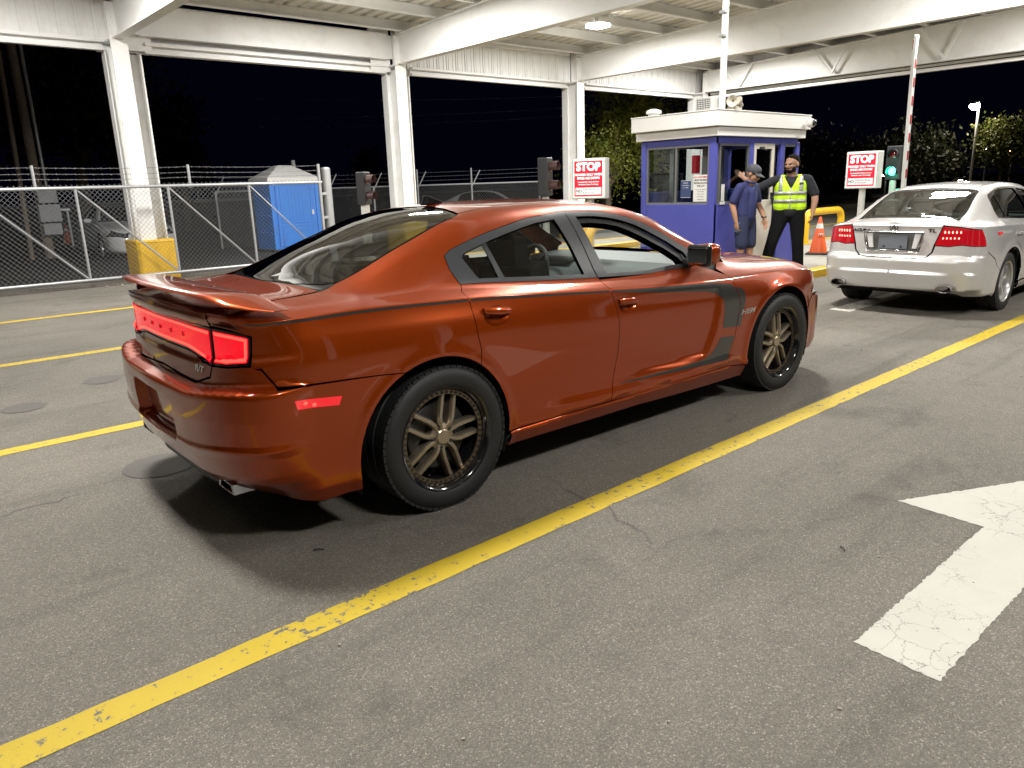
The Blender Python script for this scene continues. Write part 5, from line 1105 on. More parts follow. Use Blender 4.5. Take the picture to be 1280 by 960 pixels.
# ================================================================== signs and signals
M_sred = mat('sign_red_face', (.60, .015, .035), .35, emit=(1, .03, .06), es=.42)
M_swht = mat('sign_white_face', (.75, .75, .72), .4, emit=(1, .97, .92), es=.45)
M_sbox = mat('sign_box_paint', (.60, .60, .56), .45, var=.05)
M_stext = mat('sign_text_white', (.85, .85, .82), .4, emit=(1, 1, .98), es=.9)
M_ink = mat('sign_ink', (.03, .03, .035), .6)
def stop_sign(loc, rz, label, post=True, zb=1.30, h=.62, w=.54, d=.24):
    t = empty('stop_sign', loc, rz, label, 'sign', 'lit stop sign boxes'); zc = zb-loc[2]+h/2
    MB().box((d/2, 0, zc), (d, w, h)).build('sign_box', M_sbox, t, bevel=.012)
    MB().box((-.003, 0, zc), (.012, w-.03, h-.03)).build('sign_border', M_swht, t, bevel=.004)
    f = MB().box((-.010, 0, zc), (.008, w-.085, h-.085)).build('sign_face', M_sred, t)
    def tx(s_, size, y, z, m, b=0, sx=1, al='CENTER'): text('lettering', s_, size, m, f, frame((-.0155, y, zc+z), (0, -1, 0), (0, 0, 1)), bold=b, depth=.001, align=al, sx=sx)
    tx('STOP', .165, 0, .175, M_stext, .008, .98)
    tx('PROCEED ONLY WHEN', .048, 0, .060, M_stext, .0016, .86); tx('SPIKES ARE DOWN', .048, 0, .006, M_stext, .0016, .90)
    tx('Proceeding Before Spikes Are Down', .026, 0, -.050, M_stext, .0004, .90); tx('Will Result In Severe Tire Damage', .026, 0, -.088, M_stext, .0004, .90)
    MB().box((-.0155, 0, -.190+zc), (.003, w-.12, .11)).build('notice_strip', M_swht, f)
    text('lettering', 'NO:', .062, M_ink, f, frame((-.018, .205, zc-.190), (0, -1, 0), (0, 0, 1)), bold=.001, depth=.0006, align='LEFT')
    text('lettering', 'Pedestrians, Bicycles', .036, M_ink, f, frame((-.018, .085, zc-.168), (0, -1, 0), (0, 0, 1)), depth=.0006, align='LEFT', sx=.88)
    text('lettering', '& Motorcycles', .036, M_ink, f, frame((-.018, .085, zc-.212), (0, -1, 0), (0, 0, 1)), depth=.0006, align='LEFT', sx=.88)
    if post: MB().cyl((d/2, .0, 0), (d/2, .0, zc-h/2), .055, n=14).build('sign_post', M_sbox, t, smooth=40); MB().box((d/2, 0, .01), (.25, .25, .02)).build('base_plate', M_galv, t)
    return t
stop_sign((8.98, 8.36, .13), rad(26), 'red and white STOP sign box standing in front of the third column')
stop_sign((13.45, 6.10, .13), rad(4), 'red and white STOP sign box between the booth and the green traffic light')
M_grn = mat('green_signal_lens', (.02, .5, .3), .2, emit=(.05, 1, .62), es=14)
M_dred = mat('dark_red_lens', (.16, .006, .008), .15, coat=1)
M_dgrn = mat('dark_green_lens', (.01, .09, .06), .15, coat=1)
M_viz = mat('visor_red_lit', (.06, .025, .024), .5)  # reddish light on the visors put into their colour
M_sigb = mat('signal_housing', (.028, .029, .031), .5)
def signal(loc, rz, label, lit=False, zc=1.64, mount='post', R=.070):
    t = empty('traffic_signal', loc, rz, label, 'traffic light', 'two-lens lane signals'); z0 = zc-loc[2]
    MB().box((.09, 0, z0), (.17, .25, .58)).build('housing', M_sigb, t, bevel=.02); 
    for k, zz in enumerate((.145, -.145)):
        h = MB(); n = 18
        for i in range(n):
            a0, a1 = rad(-35+250*i/n), rad(-35+250*(i+1)/n)
            p = [(x, (R+.018)*math.cos(a), z0+zz+(R+.018)*math.sin(a)) for x in (0, -.13) for a in (a0, a1)]
            p2 = [(x, (R+.012)*math.cos(a), z0+zz+(R+.012)*math.sin(a)) for x in (0, -.13) for a in (a0, a1)]
            h.add(p+p2, [(0, 1, 3, 2), (4, 6, 7, 5), (2, 3, 7, 6)])
        h.build('visor', M_sigb if lit else M_viz, t, smooth=40)
        m = M_dred if k == 0 else (M_grn if lit else M_dgrn)
        MB().lathe([(0, .022), (R*.5, .017), (R*.85, .006), (R, 0)], 20, Matrix(((0, 0, -1, -.002), (1, 0, 0, 0), (0, 1, 0, z0+zz), (0, 0, 0, 1)))).build('lens', m, t, smooth=60)
    if mount == 'post': MB().cyl((.09, 0, 0), (.09, 0, z0-.30), .055, n=14).build('signal_post', M_sbox, t, smooth=40)
    else:
        MB().box((.09, .0, (z0-.3)/2+.32), (.10, .16, z0-.3-.55)).build('signal_post', M_sbox, t, bevel=.01); MB().bar((.09, -.1, z0-.45), (.35, -.45, z0-.85), .05, .05).build('strut', M_sbox, t); MB().cyl((.09, 0, 0), (.09, 0, .34), .12, n=14).build('pedestal', M_sbox, t)
    return t
signal((7.35, 12.3, 0), rad(118), 'dark lane signal seen from the side left of the middle column', zc=1.58, mount='bracket')
signal((8.55, 8.75+.02, .0), rad(115), 'dark lane signal with reddish visors just left of a STOP sign', zc=1.66)
sg_ = signal((14.3, 5.93, .13), rad(8), 'lane signal showing a glowing green light beside the barrier arm', True, zc=1.72)
gl_ = bpy.data.lights.new('green_light', 'POINT'); gl_.energy = 4; gl_.color = (.05, 1, .6); gl_.shadow_soft_size = .08
go_ = bpy.data.objects.new('green_light', gl_); COL.objects.link(go_); go_.parent = sg_; go_.location = (-.20, 0, 1.44)
# raised barrier arm
ba = empty('barrier_arm', (14.0, 5.69, .13), 0, 'raised barrier arm, white with red reflective bands, standing upright by the green light', 'barrier')
MB().box((0, .12, .48), (.34, .32, .96)).build('barrier_cabinet', M_sbox, ba, bevel=.02)
lean = Vector((0, .014, 1)).normalized(); A0 = Vector((0, -.10, .75))
am = MB().bar(A0, A0+lean*2.50, .055, .095, up=(1, 0, 0)); am.bar(A0+lean*2.50, A0+lean*2.86+Vector((0, -.015, 0)), .05, .09, up=(1, 0, 0)); arm = am.build('arm', mat('barrier_white', (.66, .66, .64), .4), ba, bevel=.006)
M_bred = mat('reflective_red', (.38, .02, .02), .35)
for k in range(9): c = A0+lean*(.28+.295*k); MB().bar(c, c+lean*.15, .059, .062, up=(1, 0, 0)).build('red_band', M_bred, arm)
# ================================================================== islands, kerbs, hoops, cone
def rrect(x0, x1, y0, y1, r, n=8):
    P = []
    for cx, cy, a in ((x1-r, y1-r, 0), (x0+r, y1-r, 90), (x0+r, y0+r, 180), (x1-r, y0+r, 270)):
        P += [(cx+r*math.cos(rad(a+90*i/n)), cy+r*math.sin(rad(a+90*i/n))) for i in range(n+1)]
    return P
def island(x0, x1, y0, y1):
    o = rrect(x0, x1, y0, y1, .35); i_ = rrect(x0+.16, x1-.16, y0+.16, y1-.16, .22); n = len(o); b = MB()
    vs = [(x, y, 0) for x, y in o]+[(x, y, .115) for x, y in o]+[(x+(a-x)*.12, y+(c-y)*.12, .13) for (x, y), (a, c) in zip(o, i_)]+[(x, y, .13) for x, y in i_]+[(x, y, .11) for x, y in i_]
    b.add(vs, [(k*n+j, k*n+(j+1) % n, (k+1)*n+(j+1) % n, (k+1)*n+j) for k in range(4) for j in range(n)])
    tag(b.build('kerb', M_yelp, smooth=30), kind='structure')
    tag(MB().prism(i_, .0, .124).build('traffic_island', M_conc), kind='structure')
island(8.3, 20.5, 5.68, 8.56); island(6.9, 19.5, 12.05, 13.3)
def hoop(x0, x1, y, h, r, label, rz=0):
    t = empty('guard_hoop', (x0, y, .124), rz, label, 'guard rail', 'yellow pipe guard hoops'); L = x1-x0; R = .22
    P = [(0, 0, 0), (0, 0, h-R)]+[(R-R*math.cos(a), 0, h-R+R*math.sin(a)) for a in [rad(15*i) for i in range(1, 7)]]+[(L-R+R*math.sin(a), 0, h-R+R*math.cos(a)) for a in [rad(15*i) for i in range(0, 7)]]+[(L, 0, 0)]
    MB().tube(P, r, 14).build('pipe', M_yelp, t, smooth=60)
    for x in (0, L): MB().box((x, 0, .008), (.26, .26, .016)).build('base_plate', M_yelp, t)
hoop(9.02, 10.72, 8.40, .74, .075, 'yellow pipe hoop seen through the open front window of the orange car')
hoop(15.55, 17.15, 8.15, .66, .075, 'yellow pipe hoop behind the orange cone right of the booth')
M_cone = mat('cone_orange', (.72, .11, .02), .45, var=.05, emit=None); M_reflw = mat('reflective_white', (.70, .70, .68), .4)
def cone(loc, label, h=.68, txt=True):
    t = empty('traffic_cone', loc, rad(20), label, 'cone'); r = lambda z: .165*(1-z/h*.86)
    MB().box((0, 0, .018), (.40, .40, .036)).build('cone_base', M_black, t, bevel=.012)
    MB().lathe([(r(.03), .036), (r(h-.02), h-.02), (r(h)*.8, h), (0, h)], 28).build('cone_body', M_cone, t, smooth=40)
    MB().lathe([(r(.44)+.003, .42), (r(.56)+.003, .56)], 28).build('white_band', M_reflw, t, smooth=40)
    if txt:
        MB().lathe([(r(.31)+.003, .29), (r(.39)+.003, .385)], 10, a0=rad(178), a1=rad(240)).build('white_label', M_reflw, t, smooth=40)
        a = rad(209); text('lettering', '3M', .085, M_cone, t, frame((math.cos(a)*(r(.335)+.010), math.sin(a)*(r(.335)+.010), .338), (math.sin(a), -math.cos(a), 0), (0, 0, 1)), bold=.002, depth=.001)
cone((13.62, 6.86, .124), 'orange traffic cone with white band on the island near the silver car')
cone((6.1, 31.3, 0), 'small cone with white bands in the dark lot beside the utility pole', txt=False)
# ================================================================== booth
bo = empty('guard_booth', (9.62, 6.47, .124), 0, 'blue guard booth with white flat roof, large windows and an open white door', 'booth')
BX, BY, BH = 2.95, 1.70, 2.165
def bb(name, c, d, m, par=None, bevel=.006): return box(name, c, d, m, par or bo, bevel=bevel)
M_tan = mat('door_cream_paint', (.56, .52, .46), .5, var=.05, vscale=4, dirt=(.28, .24, .19), dscale=3, damt=.4)
M_bin = mat('booth_interior', (.42, .41, .39), .8)
T = .07
# wall towards the traffic (x = 0 face)
bb('wall_panel', (T/2, BY/2, .485), (T, BY, .97), M_blue); bb('wall_panel', (T/2, BY/2, 2.10), (T, BY, .13), M_blue)
bb('corner_post', (T/2-.006, .07, 1.08), (T+.012, .14, BH), M_blue); bb('corner_post', (T/2-.006, BY-.06, 1.08), (T+.012, .12, BH), M_blue)
def window(face, a0, a1, z0, z1, mull=()):
    P = lambda a, o, z: (o, a, z) if face == 'x' else (a, o, z)
    f = MB(); w = .035
    for (c, d) in (((a0+a1)/2, (a1-a0)),):
        for z in (z0+w/2, z1-w/2): f.box(P(c, T/2, z), P(d, T*.8, w))
    for a in (a0+w/2, a1-w/2)+tuple(mull): f.box(P(a, T/2, (z0+z1)/2), P(w, T*.8, z1-z0-2*w))
    o = f.build('window_frame', mat('window_frame_grey', (.20, .20, .20), .4, metal=.5), bo)
    MB().box(P((a0+a1)/2, T/2, (z0+z1)/2), P(a1-a0-.01, .006, z1-z0-.01)).build('pane', M_bglass, o)
M_bglass = glass('booth_glass', (.72, .76, .76), 1.4)
window('x', .14, BY-.12, .97, 2.035, (.88,))
# wall towards the orange car lane (y = 0 face)
bb('wall_panel', (.60, T/2, .485), (1.06, T, .97), M_blue); bb('wall_panel', (BX/2, T/2, 2.10), (BX-.14, T, .13), M_blue)
bb('door_post', (1.18, T/2-.004, 1.05), (.14, T+.01, 2.08), M_blue); bb('door_post', (2.30, T/2-.004, 1.05), (.14, T+.01, 2.08), M_blue); bb('corner_post', (BX-.06, T/2-.004, 1.05), (.12, T+.01, 2.08), M_blue)
window('y', .14, 1.11, .97, 2.035); window('y', 2.37, 2.89, 1.16, 2.035); bb('wall_panel', (2.63, T/2, .58), (.52, T, 1.16), M_blue)
bb('wall_panel', (BX-T/2, BY/2, .60), (T, BY-.12, 1.2), M_blue); bb('wall_panel', (BX-T/2, BY/2, 2.1), (T, BY-.12, .13), M_blue); bb('wall_panel', (BX/2, BY-T/2, .60), (BX-.26, T, 1.2), M_blue); bb('wall_panel', (BX/2, BY-T/2, 2.1), (BX-.26, T, .13), M_blue)
bb('corner_post', (BX-.06, BY-.06, 1.05), (.115, .115, 2.08), M_blue)
dw = MB().box((1.63, .02, .50), (.74, .045, .98)).box((1.30, .02, 1.52), (.09, .045, 1.06)).box((1.955, .02, 1.52), (.09, .045, 1.06)).box((1.63, .02, 2.00), (.56, .045, .10)).build('door', M_tan, bo, bevel=.004)
MB().box((1.63, .02, 1.47), (.57, .008, .96)).build('door_pane', M_bglass, dw); MB().box((1.93, -.02, 1.02), (.035, .04, .22)).box((1.93, -.04, 1.04), (.03, .10, .03)).build('door_handle', M_chrome, dw, bevel=.006); MB().box((1.52, -.012, 1.96), (.16, .02, .055)).cyl((1.45, -.03, 1.96), (1.62, -.05, 1.93), .014, n=6).build('door_closer', M_black, dw)
MB().box((2.12, .30, 1.0), (.05, .5, 1.95)).build('door_gap_shade', M_dark, bo)  # near-black slab paints the shade in the gap beside the door
# roof: two stepped white fascias
bb('fascia', (BX/2, BY/2, 2.24), (BX+.16, BY+.16, .155), M_bwhite, bevel=.006); bb('fascia', (BX/2, BY/2, 2.46), (BX+.34, BY+.26, .265), M_bwhite, bevel=.006); bb('roof_cap', (BX/2, BY/2, 2.598), (BX+.36, BY+.28, .02), M_bwhite)
bb('booth_floor', (BX/2, BY/2, .01), (BX-.16, BY-.16, .02), M_bin); bb('booth_ceiling', (BX/2, BY/2, 2.15), (BX-.16, BY-.16, .015), M_bin)
MB().lathe([(.10, 0), (.095, -.05), (.06, -.085), (0, -.09)], 16, Matrix.Translation((.5, .8, 2.14))).build('dome_lamp', mat('dome_white', (.6, .6, .58), .4), bo, smooth=60)
bb('window_shelf', (.24, BY/2, .93), (.32, BY-.2, .03), M_bin); bb('counter', (2.2, BY-.3, .80), (1.2, .45, .04), M_bin)
bb('grey_cabinet', (1.9, 1.35, 1.1), (.28, .34, 1.9), mat('cabinet_grey', (.34, .36, .36), .5)); bb('red_sign_reflection', (1.45, 1.45, 1.72), (.13, .12, .36), mat('red_sign_reflection', (.5, .02, .03), .4, emit=(1, .03, .06), es=.25))  # glowing red block stands in for the sign's reflection in the window
bb('pillar_grey', (.75, 1.50, 1.1), (.10, .10, 2.0), mat('cabinet_grey'))
# paper notices inside the big window
def notice(y0, y1, z0, z1, m, lines, x=.012):
    n = MB().box((x, (y0+y1)/2, (z0+z1)/2), (.006, y1-y0, z1-z0)).build('paper_notice', m, bo)
    for s_, size, z, mm, bold in lines: text('lettering', s_, size, mm, n, frame((x-.0045, (y0+y1)/2, z), (0, -1, 0), (0, 0, 1)), bold=bold, depth=.0008)
M_paper = mat('paper_white', (.62, .62, .60), .6); M_redink = mat('red_ink', (.45, .03, .06), .6); M_paperb = mat('paper_blue', (.03, .05, .13), .5)
notice(.15, .47, 1.02, 1.50, M_paper, (('ALL CUSTOMERS', .040, 1.46, M_redink, .001), ('MUST BE SEEN', .043, 1.405, M_ink, .001), ('BEFORE LEAVING', .039, 1.352, M_ink, .001), ('THE LOT', .043, 1.300, M_ink, .001), ('Have your rental agreement', .021, 1.24, M_ink, 0), ('and licence ready', .021, 1.20, M_ink, 0), ('before you reach', .021, 1.155, M_ink, 0), ('the booth window', .021, 1.11, M_ink, 0), ('THANK YOU', .026, 1.06, M_ink, 0)))
notice(.53, .76, 1.10, 1.40, M_paperb, (('PLEASE', .034, 1.36, M_paper, 0), ('HAVE READY', .026, 1.315, M_paper, 0), ('ID + FORM', .026, 1.275, M_paper, 0)))
MB().box((.012, .645, 1.392), (.004, .22, .03)).box((.012, .645, 1.11), (.004, .22, .035)).build('notice_edge', M_paper, bo)
n2 = MB().box((.28, .014, 1.17), (.10, .006, .30)).build('paper_notice', M_paper, bo); MB().box((.25, -.006, .985), (.14, .012, .05)).build('small_label', M_paper, bo)
# the booth is smaller than a first guess: shrink every piece to its measured size
def rescale(o):
    for c in kids(o):
        if c.type == 'MESH':
            for v in c.data.vertices:
                z = v.co.z; v.co = Vector((v.co.x*.796, v.co.y*.796, z*1.061/.97 if z < .97 else .796*z+.289))
        rescale(c)
rescale(bo)
# things on the booth roof and fascia
ac = empty('air_conditioner', (9.78, 6.74, 2.492), 0, 'grey air conditioner with square grille on the booth roof', 'air conditioner')
MB().box((0, 0, .17), (.42, .50, .34)).build('casing', mat('ac_casing', (.50, .50, .47), .5), ac, bevel=.015)
MB().box((-.215, 0, .17), (.012, .42, .27)).build('grille_back', M_dark, ac)
gr = MB()
for k in range(9): gr.box((-.222, -.20+.05*k, .17), (.008, .012, .27))
for k in range(6): gr.box((-.223, 0, .05+.048*k), (.008, .42, .012))
gr.build('grille', mat('ac_casing'), ac)
cd = empty('conduit', (9.62, 6.42, 2.492), 0, 'white conduit pipe rising from the booth roof to the canopy', 'pipe')
MB().cyl((0, 0, 0), (0, 0, 2.86), .028, n=10).build('pipe', M_bwhite, cd, smooth=60)
MB().tube([(.03, -.03, 0), (.03, -.03, 1.45), (.04, -.05, 1.62), (.12, -.13, 1.80), (.25, -.25, 1.92), (.25, -.25, 2.45)], .022, 8).build('pipe', M_bwhite, cd, smooth=60)
for z in (.95, 1.25): MB().box((.0, 0, z), (.10, .09, .035)).build('pipe_clamp', M_galv, cd, bevel=.004)
hn = empty('loudspeaker', (9.90, 6.42, 2.492), 0, 'cream loudspeaker horns clustered on the booth roof beside the conduit', 'loudspeaker')
M_cream = mat('cream_plastic', (.52, .48, .40), .5)
MB().lathe([(.03, -.08), (.04, 0), (.11, .12), (.115, .13), (.10, .12), (.02, .02)], 16, Matrix.Translation((0, -.02, .16)) @ Matrix.Rotation(rad(-90), 4, 'Y') @ Matrix.Rotation(rad(25), 4, 'X')).build('horn', M_cream, hn, smooth=40)
MB().lathe([(.03, -.08), (.04, 0), (.09, .10), (.095, .11), (.08, .10), (.02, .02)], 16, Matrix.Translation((.24, -.04, .13)) @ Matrix.Rotation(rad(-60), 4, 'Y')).build('horn', M_cream, hn, smooth=40)
MB().box((.1, 0, .03), (.36, .12, .06)).cyl((.02, 0, 0), (.02, 0, .16), .02).cyl((.24, 0, 0), (.24, 0, .13), .02).box((.12, .02, .11), (.12, .10, .10)).build('bracket', M_cream, hn, bevel=.006)
vt = empty('roof_vent', (9.62, 7.60, 2.492), 0, 'small white vent cap at the far end of the booth roof', 'vent'); MB().lathe([(.11, 0), (.11, .04), (.15, .05), (.14, .10), (.06, .13), (0, .135)], 18).build('cap', M_bwhite, vt, smooth=40)
sc2 = empty('security_camera', (11.93, 6.34, 2.355), 0, 'white dome security camera on the right end of the booth fascia', 'camera')
MB().box((0, -.02, 0), (.12, .05, .12)).build('mount', M_bwhite, sc2, bevel=.01); MB().lathe([(.085, 0), (.085, .06), (.07, .10)], 18, Matrix.Translation((0, -.04, 0)) @ Matrix.Rotation(rad(90), 4, 'X')).build('body', M_bwhite, sc2, smooth=40); MB().sphere((0, -.13, 0), .062, 14, 10).build('dome', M_blackg, sc2, smooth=60)

for o_, k_ in ((ac, .56), (hn, .70), (vt, .80), (sc2, .8)):
    o_.scale = (k_, k_, k_)
# ================================================================== people
def blob(name, shapes, m, parent, vox=.011, smooth=6):
    b = MB()
    for s in shapes:
        if s[0] == 'c':      # tapered capsule chain: points with radii
            P = s[1]
            for (p, r), (q, r2) in zip(P[:-1], P[1:]):
                p, q = Vector(p), Vector(q); d = q-p; L = d.length; ax = d.normalized() if L > 1e-6 else Vector((0, 0, 1))
                prof = [(r*math.cos(a), -r*math.sin(a)) for a in (rad(88), rad(60), rad(30), 0)]+[(r2*math.cos(a), L+r2*math.sin(a)) for a in (0, rad(30), rad(60), rad(88))]
                M = Matrix.Translation(p) @ ax.to_track_quat('Z', 'Y').to_matrix().to_4x4(); n = 14; i0 = len(b.v)
                b.lathe(prof, n, M); b.f += [tuple(i0+k for k in range(n-1, -1, -1)), tuple(i0+7*n+k for k in range(n))]
        elif s[0] == 'e':    # ellipsoid: centre, radii, rotation
            R = (Euler(s[3]).to_matrix().to_4x4() if len(s) > 3 else Matrix()); M = Matrix.Translation(s[1]) @ R
            i0 = len(b.v); b.sphere((0, 0, 0), s[2], 18, 12, M)
    o = b.build(name, m, parent)
    rm_ = o.modifiers.new('remesh', 'REMESH'); rm_.mode = 'VOXEL'; rm_.voxel_size = vox; rm_.use_smooth_shade = True
    sm_ = o.modifiers.new('smooth', 'SMOOTH'); sm_.iterations = smooth; sm_.factor = .5
    dg = bpy.context.evaluated_depsgraph_get(); me = bpy.data.meshes.new_from_object(o.evaluated_get(dg)); o.modifiers.clear(); old = o.data; o.data = me; bpy.data.meshes.remove(old); me.name = name
    me.polygons.foreach_set('use_smooth', [True]*len(me.polygons))
    if not me.materials: me.materials.append(m)
    return o
M_skin1 = mat('skin_tan', (.36, .20, .125), .65, spec=.25, var=.08, vscale=14); M_skin2 = mat('skin_brown', (.32, .18, .12), .65, spec=.25, var=.08, vscale=14)
M_polo = mat('navy_polo_cloth', (.020, .026, .105), .8, var=.15, vscale=6, bump=.4, bscale=25); M_short = mat('navy_shorts_cloth', (.016, .022, .060), .85, var=.15, vscale=5, bump=.4, bscale=22)
M_cap = mat('charcoal_cap_cloth', (.05, .052, .062), .85, bump=.3, bscale=120)
M_vest = mat('lime_safety_vest', (.50, .78, .015), .55, emit=(.5, .8, .02), es=.04, var=.06, vscale=8, bump=.3, bscale=18); M_refl = mat('vest_reflective_tape', (.42, .43, .42), .35, metal=.3)
M_shirt = mat('charcoal_shirt_cloth', (.022, .023, .028), .9, spec=.2, bump=.4, bscale=22); M_trou = mat('black_trouser_cloth', (.005, .005, .006), .9, spec=.15, bump=.4, bscale=18)
M_hair = mat('black_hair', (.010, .008, .007), .95, spec=.1, bump=.6, bscale=140); M_shoe = mat('shoe_black', (.02, .02, .02), .5); M_eye = mat('eye_white', (.12, .10, .09), .3); M_iris = mat('dark_iris', (.02, .012, .01), .2); M_lip = mat('lip_brown', (.26, .11, .09), .5)
def hand(wrist, direc, palm_n, s=1.0, curl=.5, side=1):
    "palm and five fingers as capsules; direc along the hand, palm_n the way the palm faces"
    w = Vector(wrist); d = Vector(direc).normalized(); n = Vector(palm_n); n = (n-d*n.dot(d)).normalized(); a = d.cross(n)*side; out = []
    for k, u in enumerate((-.027, -.009, .009, .027)):
        base = w+d*(.085*s)+a*(u*s); out.append(('c', [(w+d*.015*s+a*u*.5*s, .017*s), (base, .0125*s)]))
        L = (.036, .042, .039, .030)[k]*s; p = base; ang = 0
        pts = [(p, .0095*s)]
        for j in range(3):
            ang += curl*(.45+.25*j); p = p+(d*math.cos(ang)+n*math.sin(ang))*L*(1, .75, .6)[j]; pts.append((p, (.0088, .0082, .0072)[j]*s))
        out.append(('c', pts))
    t0 = w+d*.03*s-a*.030*s; t1 = t0+(d*.6-a*.55+n*.35)*.042*s; t2 = t1+(d*.8-a*.1+n*.5)*.034*s
    out.append(('c', [(w+d*.012*s-a*.012*s, .016*s), (t0, .013*s), (t1, .0105*s), (t2, .0085*s)]))
    return out
def head_shapes(c, yaw, pitch, s=1.0):
    c = Vector(c); R = Euler((0, pitch, yaw)).to_matrix(); P = lambda x, y, z: tuple(c+R @ Vector((x*s, y*s, z*s))); rot = (0, pitch, yaw)
    e = lambda p, r: ('e', P(*p), tuple(k*s for k in r), rot)
    return [e((-.008, 0, .035), (.098, .076, .095)), e((.022, 0, -.035), (.070, .060, .080)), e((.052, 0, -.088), (.036, .034, .030)), e((.085, 0, .022), (.022, .056, .016)),
            ('c', [(P(.090, 0, .012), .010*s), (P(.112, 0, -.030), .014*s)]), e((.098, 0, -.036), (.016, .020, .012)), e((.082, 0, -.066), (.018, .026, .014)),
            e((-.005, .078, -.008), (.020, .012, .034)), e((-.005, -.078, -.008), (.020, .012, .034)), e((.070, .036, -.022), (.025, .022, .024)), e((.070, -.036, -.022), (.025, .022, .024))], P, R
def face(P, R, parent, s=1.0):
    for sy in (1, -1):
        MB().sphere(P(.0855, sy*.031, .004), .0095*s, 10, 8).build('eye', M_eye, parent, smooth=60); MB().sphere(P(.0925, sy*.031, .004), .0055*s, 8, 6).build('iris', M_iris, parent, smooth=60)
        MB().bar(P(.097, sy*.014, .026), P(.088, sy*.050, .027), .008*s, .009*s).build('eyebrow', M_hair, parent)
    MB().bar(P(.099, .022, -.064), P(.099, -.022, -.064), .006*s, .012*s).build('lips', M_lip, parent, bevel=.003)
# ---- man in the cap
m1 = empty('person', (9.98, 6.16, .124), rad(-88), 'man in navy polo, navy shorts and grey cap holding a phone beside the booth', 'person')
hd, P, R = head_shapes((.075, 0, 1.515), rad(8), rad(24))
sk = hd+[('c', [((.02, 0, 1.30), .060), ((.045, 0, 1.44), .056)]),
    ('c', [((.0, -.185, 1.33), .052), ((-.085, -.235, 1.09), .043), ((-.05, -.235, .98), .040), ((-.015, -.225, .83), .028)]), ('c', [((.0, .185, 1.33), .052), ((.03, .245, 1.08), .043), ((.09, .25, .97), .040), ((.15, .235, .86), .028)]),
    ('c', [((-.01, -.10, .75), .080), ((.01, -.105, .47), .056), ((.0, -.108, .40), .052), ((-.01, -.108, .30), .058), ((-.02, -.11, .09), .036)]), ('c', [((-.01, .10, .75), .080), ((.02, .11, .47), .056), ((.01, .112, .40), .052), ((.0, .112, .30), .058), ((-.01, .115, .09), .036)]),
    ('c', [((-.01, 0, 1.25), .10), ((0, 0, .85), .09)])]
sk += hand((-.015, -.225, .83), (.10, .02, -1), (.3, 1, 0), 1, .75, 1)+hand((.15, .235, .86), (.30, -.05, -1), (.0, -1, 0), 1, .45, -1)
b1 = blob('body', sk, M_skin1, m1, .0075, 4); face(P, R, b1)
to = [('c', [((0, -.105, .93), .085), ((.0, -.10, 1.10), .088), ((.005, -.105, 1.26), .092), ((.0, -.125, 1.33), .068)]), ('c', [((0, .105, .93), .085), ((.0, .10, 1.10), .088), ((.005, .105, 1.26), .092), ((.0, .125, 1.33), .068)]), ('c', [((.012, 0, .90), .108), ((.035, 0, 1.08), .112), ((.03, 0, 1.24), .108), ((.01, 0, 1.35), .072)]),
      ('c', [((0, -.13, 1.345), .058), ((0, -.19, 1.33), .064), ((-.045, -.222, 1.20), .063), ((-.066, -.230, 1.135), .062)]), ('c', [((0, .13, 1.345), .058), ((0, .19, 1.33), .064), ((.015, .228, 1.20), .063), ((.024, .242, 1.13), .062)]), ('c', [((.0, -.06, 1.36), .05), ((.0, .06, 1.36), .05)])]
po = blob('polo_shirt', to, M_polo, m1, .010, 5)
MB().tube([(.05+.062*math.cos(a), .066*math.sin(a), 1.405-.02*math.cos(a)) for a in [2*math.pi*k/18 for k in range(18)]], .014, 6, closed=True).build('collar', M_polo, po, smooth=60); MB().box((.128, 0, 1.30), (.012, .03, .13)).build('placket', M_polo, po, bevel=.004)
sh_ = [('c', [((-.01, -.085, .92), .098), ((-.005, -.105, .75), .100), ((.01, -.11, .55), .090), ((.012, -.11, .49), .088)]), ('c', [((-.01, .085, .92), .098), ((-.005, .105, .75), .100), ((.01, .11, .55), .090), ((.015, .112, .49), .088)]), ('c', [((0, 0, .94), .100), ((-.02, 0, .82), .108)])]
blob('shorts', sh_, M_short, m1, .011, 5)
for sy in (-1, 1): blob('shoe', [('c', [((-.05, sy*.112, .045), .045), ((.07, sy*.118, .038), .042), ((.15, sy*.122, .032), .034)])], M_shoe, m1, .011, 3)
cp_ = blob('cap', [('e', P(-.008, 0, .055), (.108, .088, .088), (0, rad(24), rad(8)))], M_cap, m1, .010, 3)
br = MB(); vs = []
for i in range(13):
    a = rad(-62+124*i/12)
    for r, dz in ((.085, .045), (.185, .022-.012*abs(math.sin(a)))): vs.append(P(r*math.cos(a)*(1.0 if r < .1 else .98), (.085 if r < .1 else .092)*math.sin(a), dz))
br.add(vs, [(2*i, 2*i+1, 2*i+3, 2*i+2) for i in range(12)]); bo_ = br.build('cap_brim', M_cap, cp_); so = bo_.modifiers.new('solid', 'SOLIDIFY'); so.thickness = .008
MB().box((-.005, -.215, .755), (.085, .012, .155), rot=(0, rad(10), 0)).build('phone', mat('phone_case', (.06, .085, .13), .3, coat=.5), m1, bevel=.006)
MB().tube([(.147+.036*math.cos(a), .238, .885+.0+.036*math.sin(a)*.0)[:2]+(.885,) if False else (.138+.036*math.cos(a), .238+.036*math.sin(a), .882) for a in [2*math.pi*k/14 for k in range(14)]], .008, 6, closed=True).build('watch', M_black, m1, smooth=60)
m1.scale = (1.02, 1.08, .97)
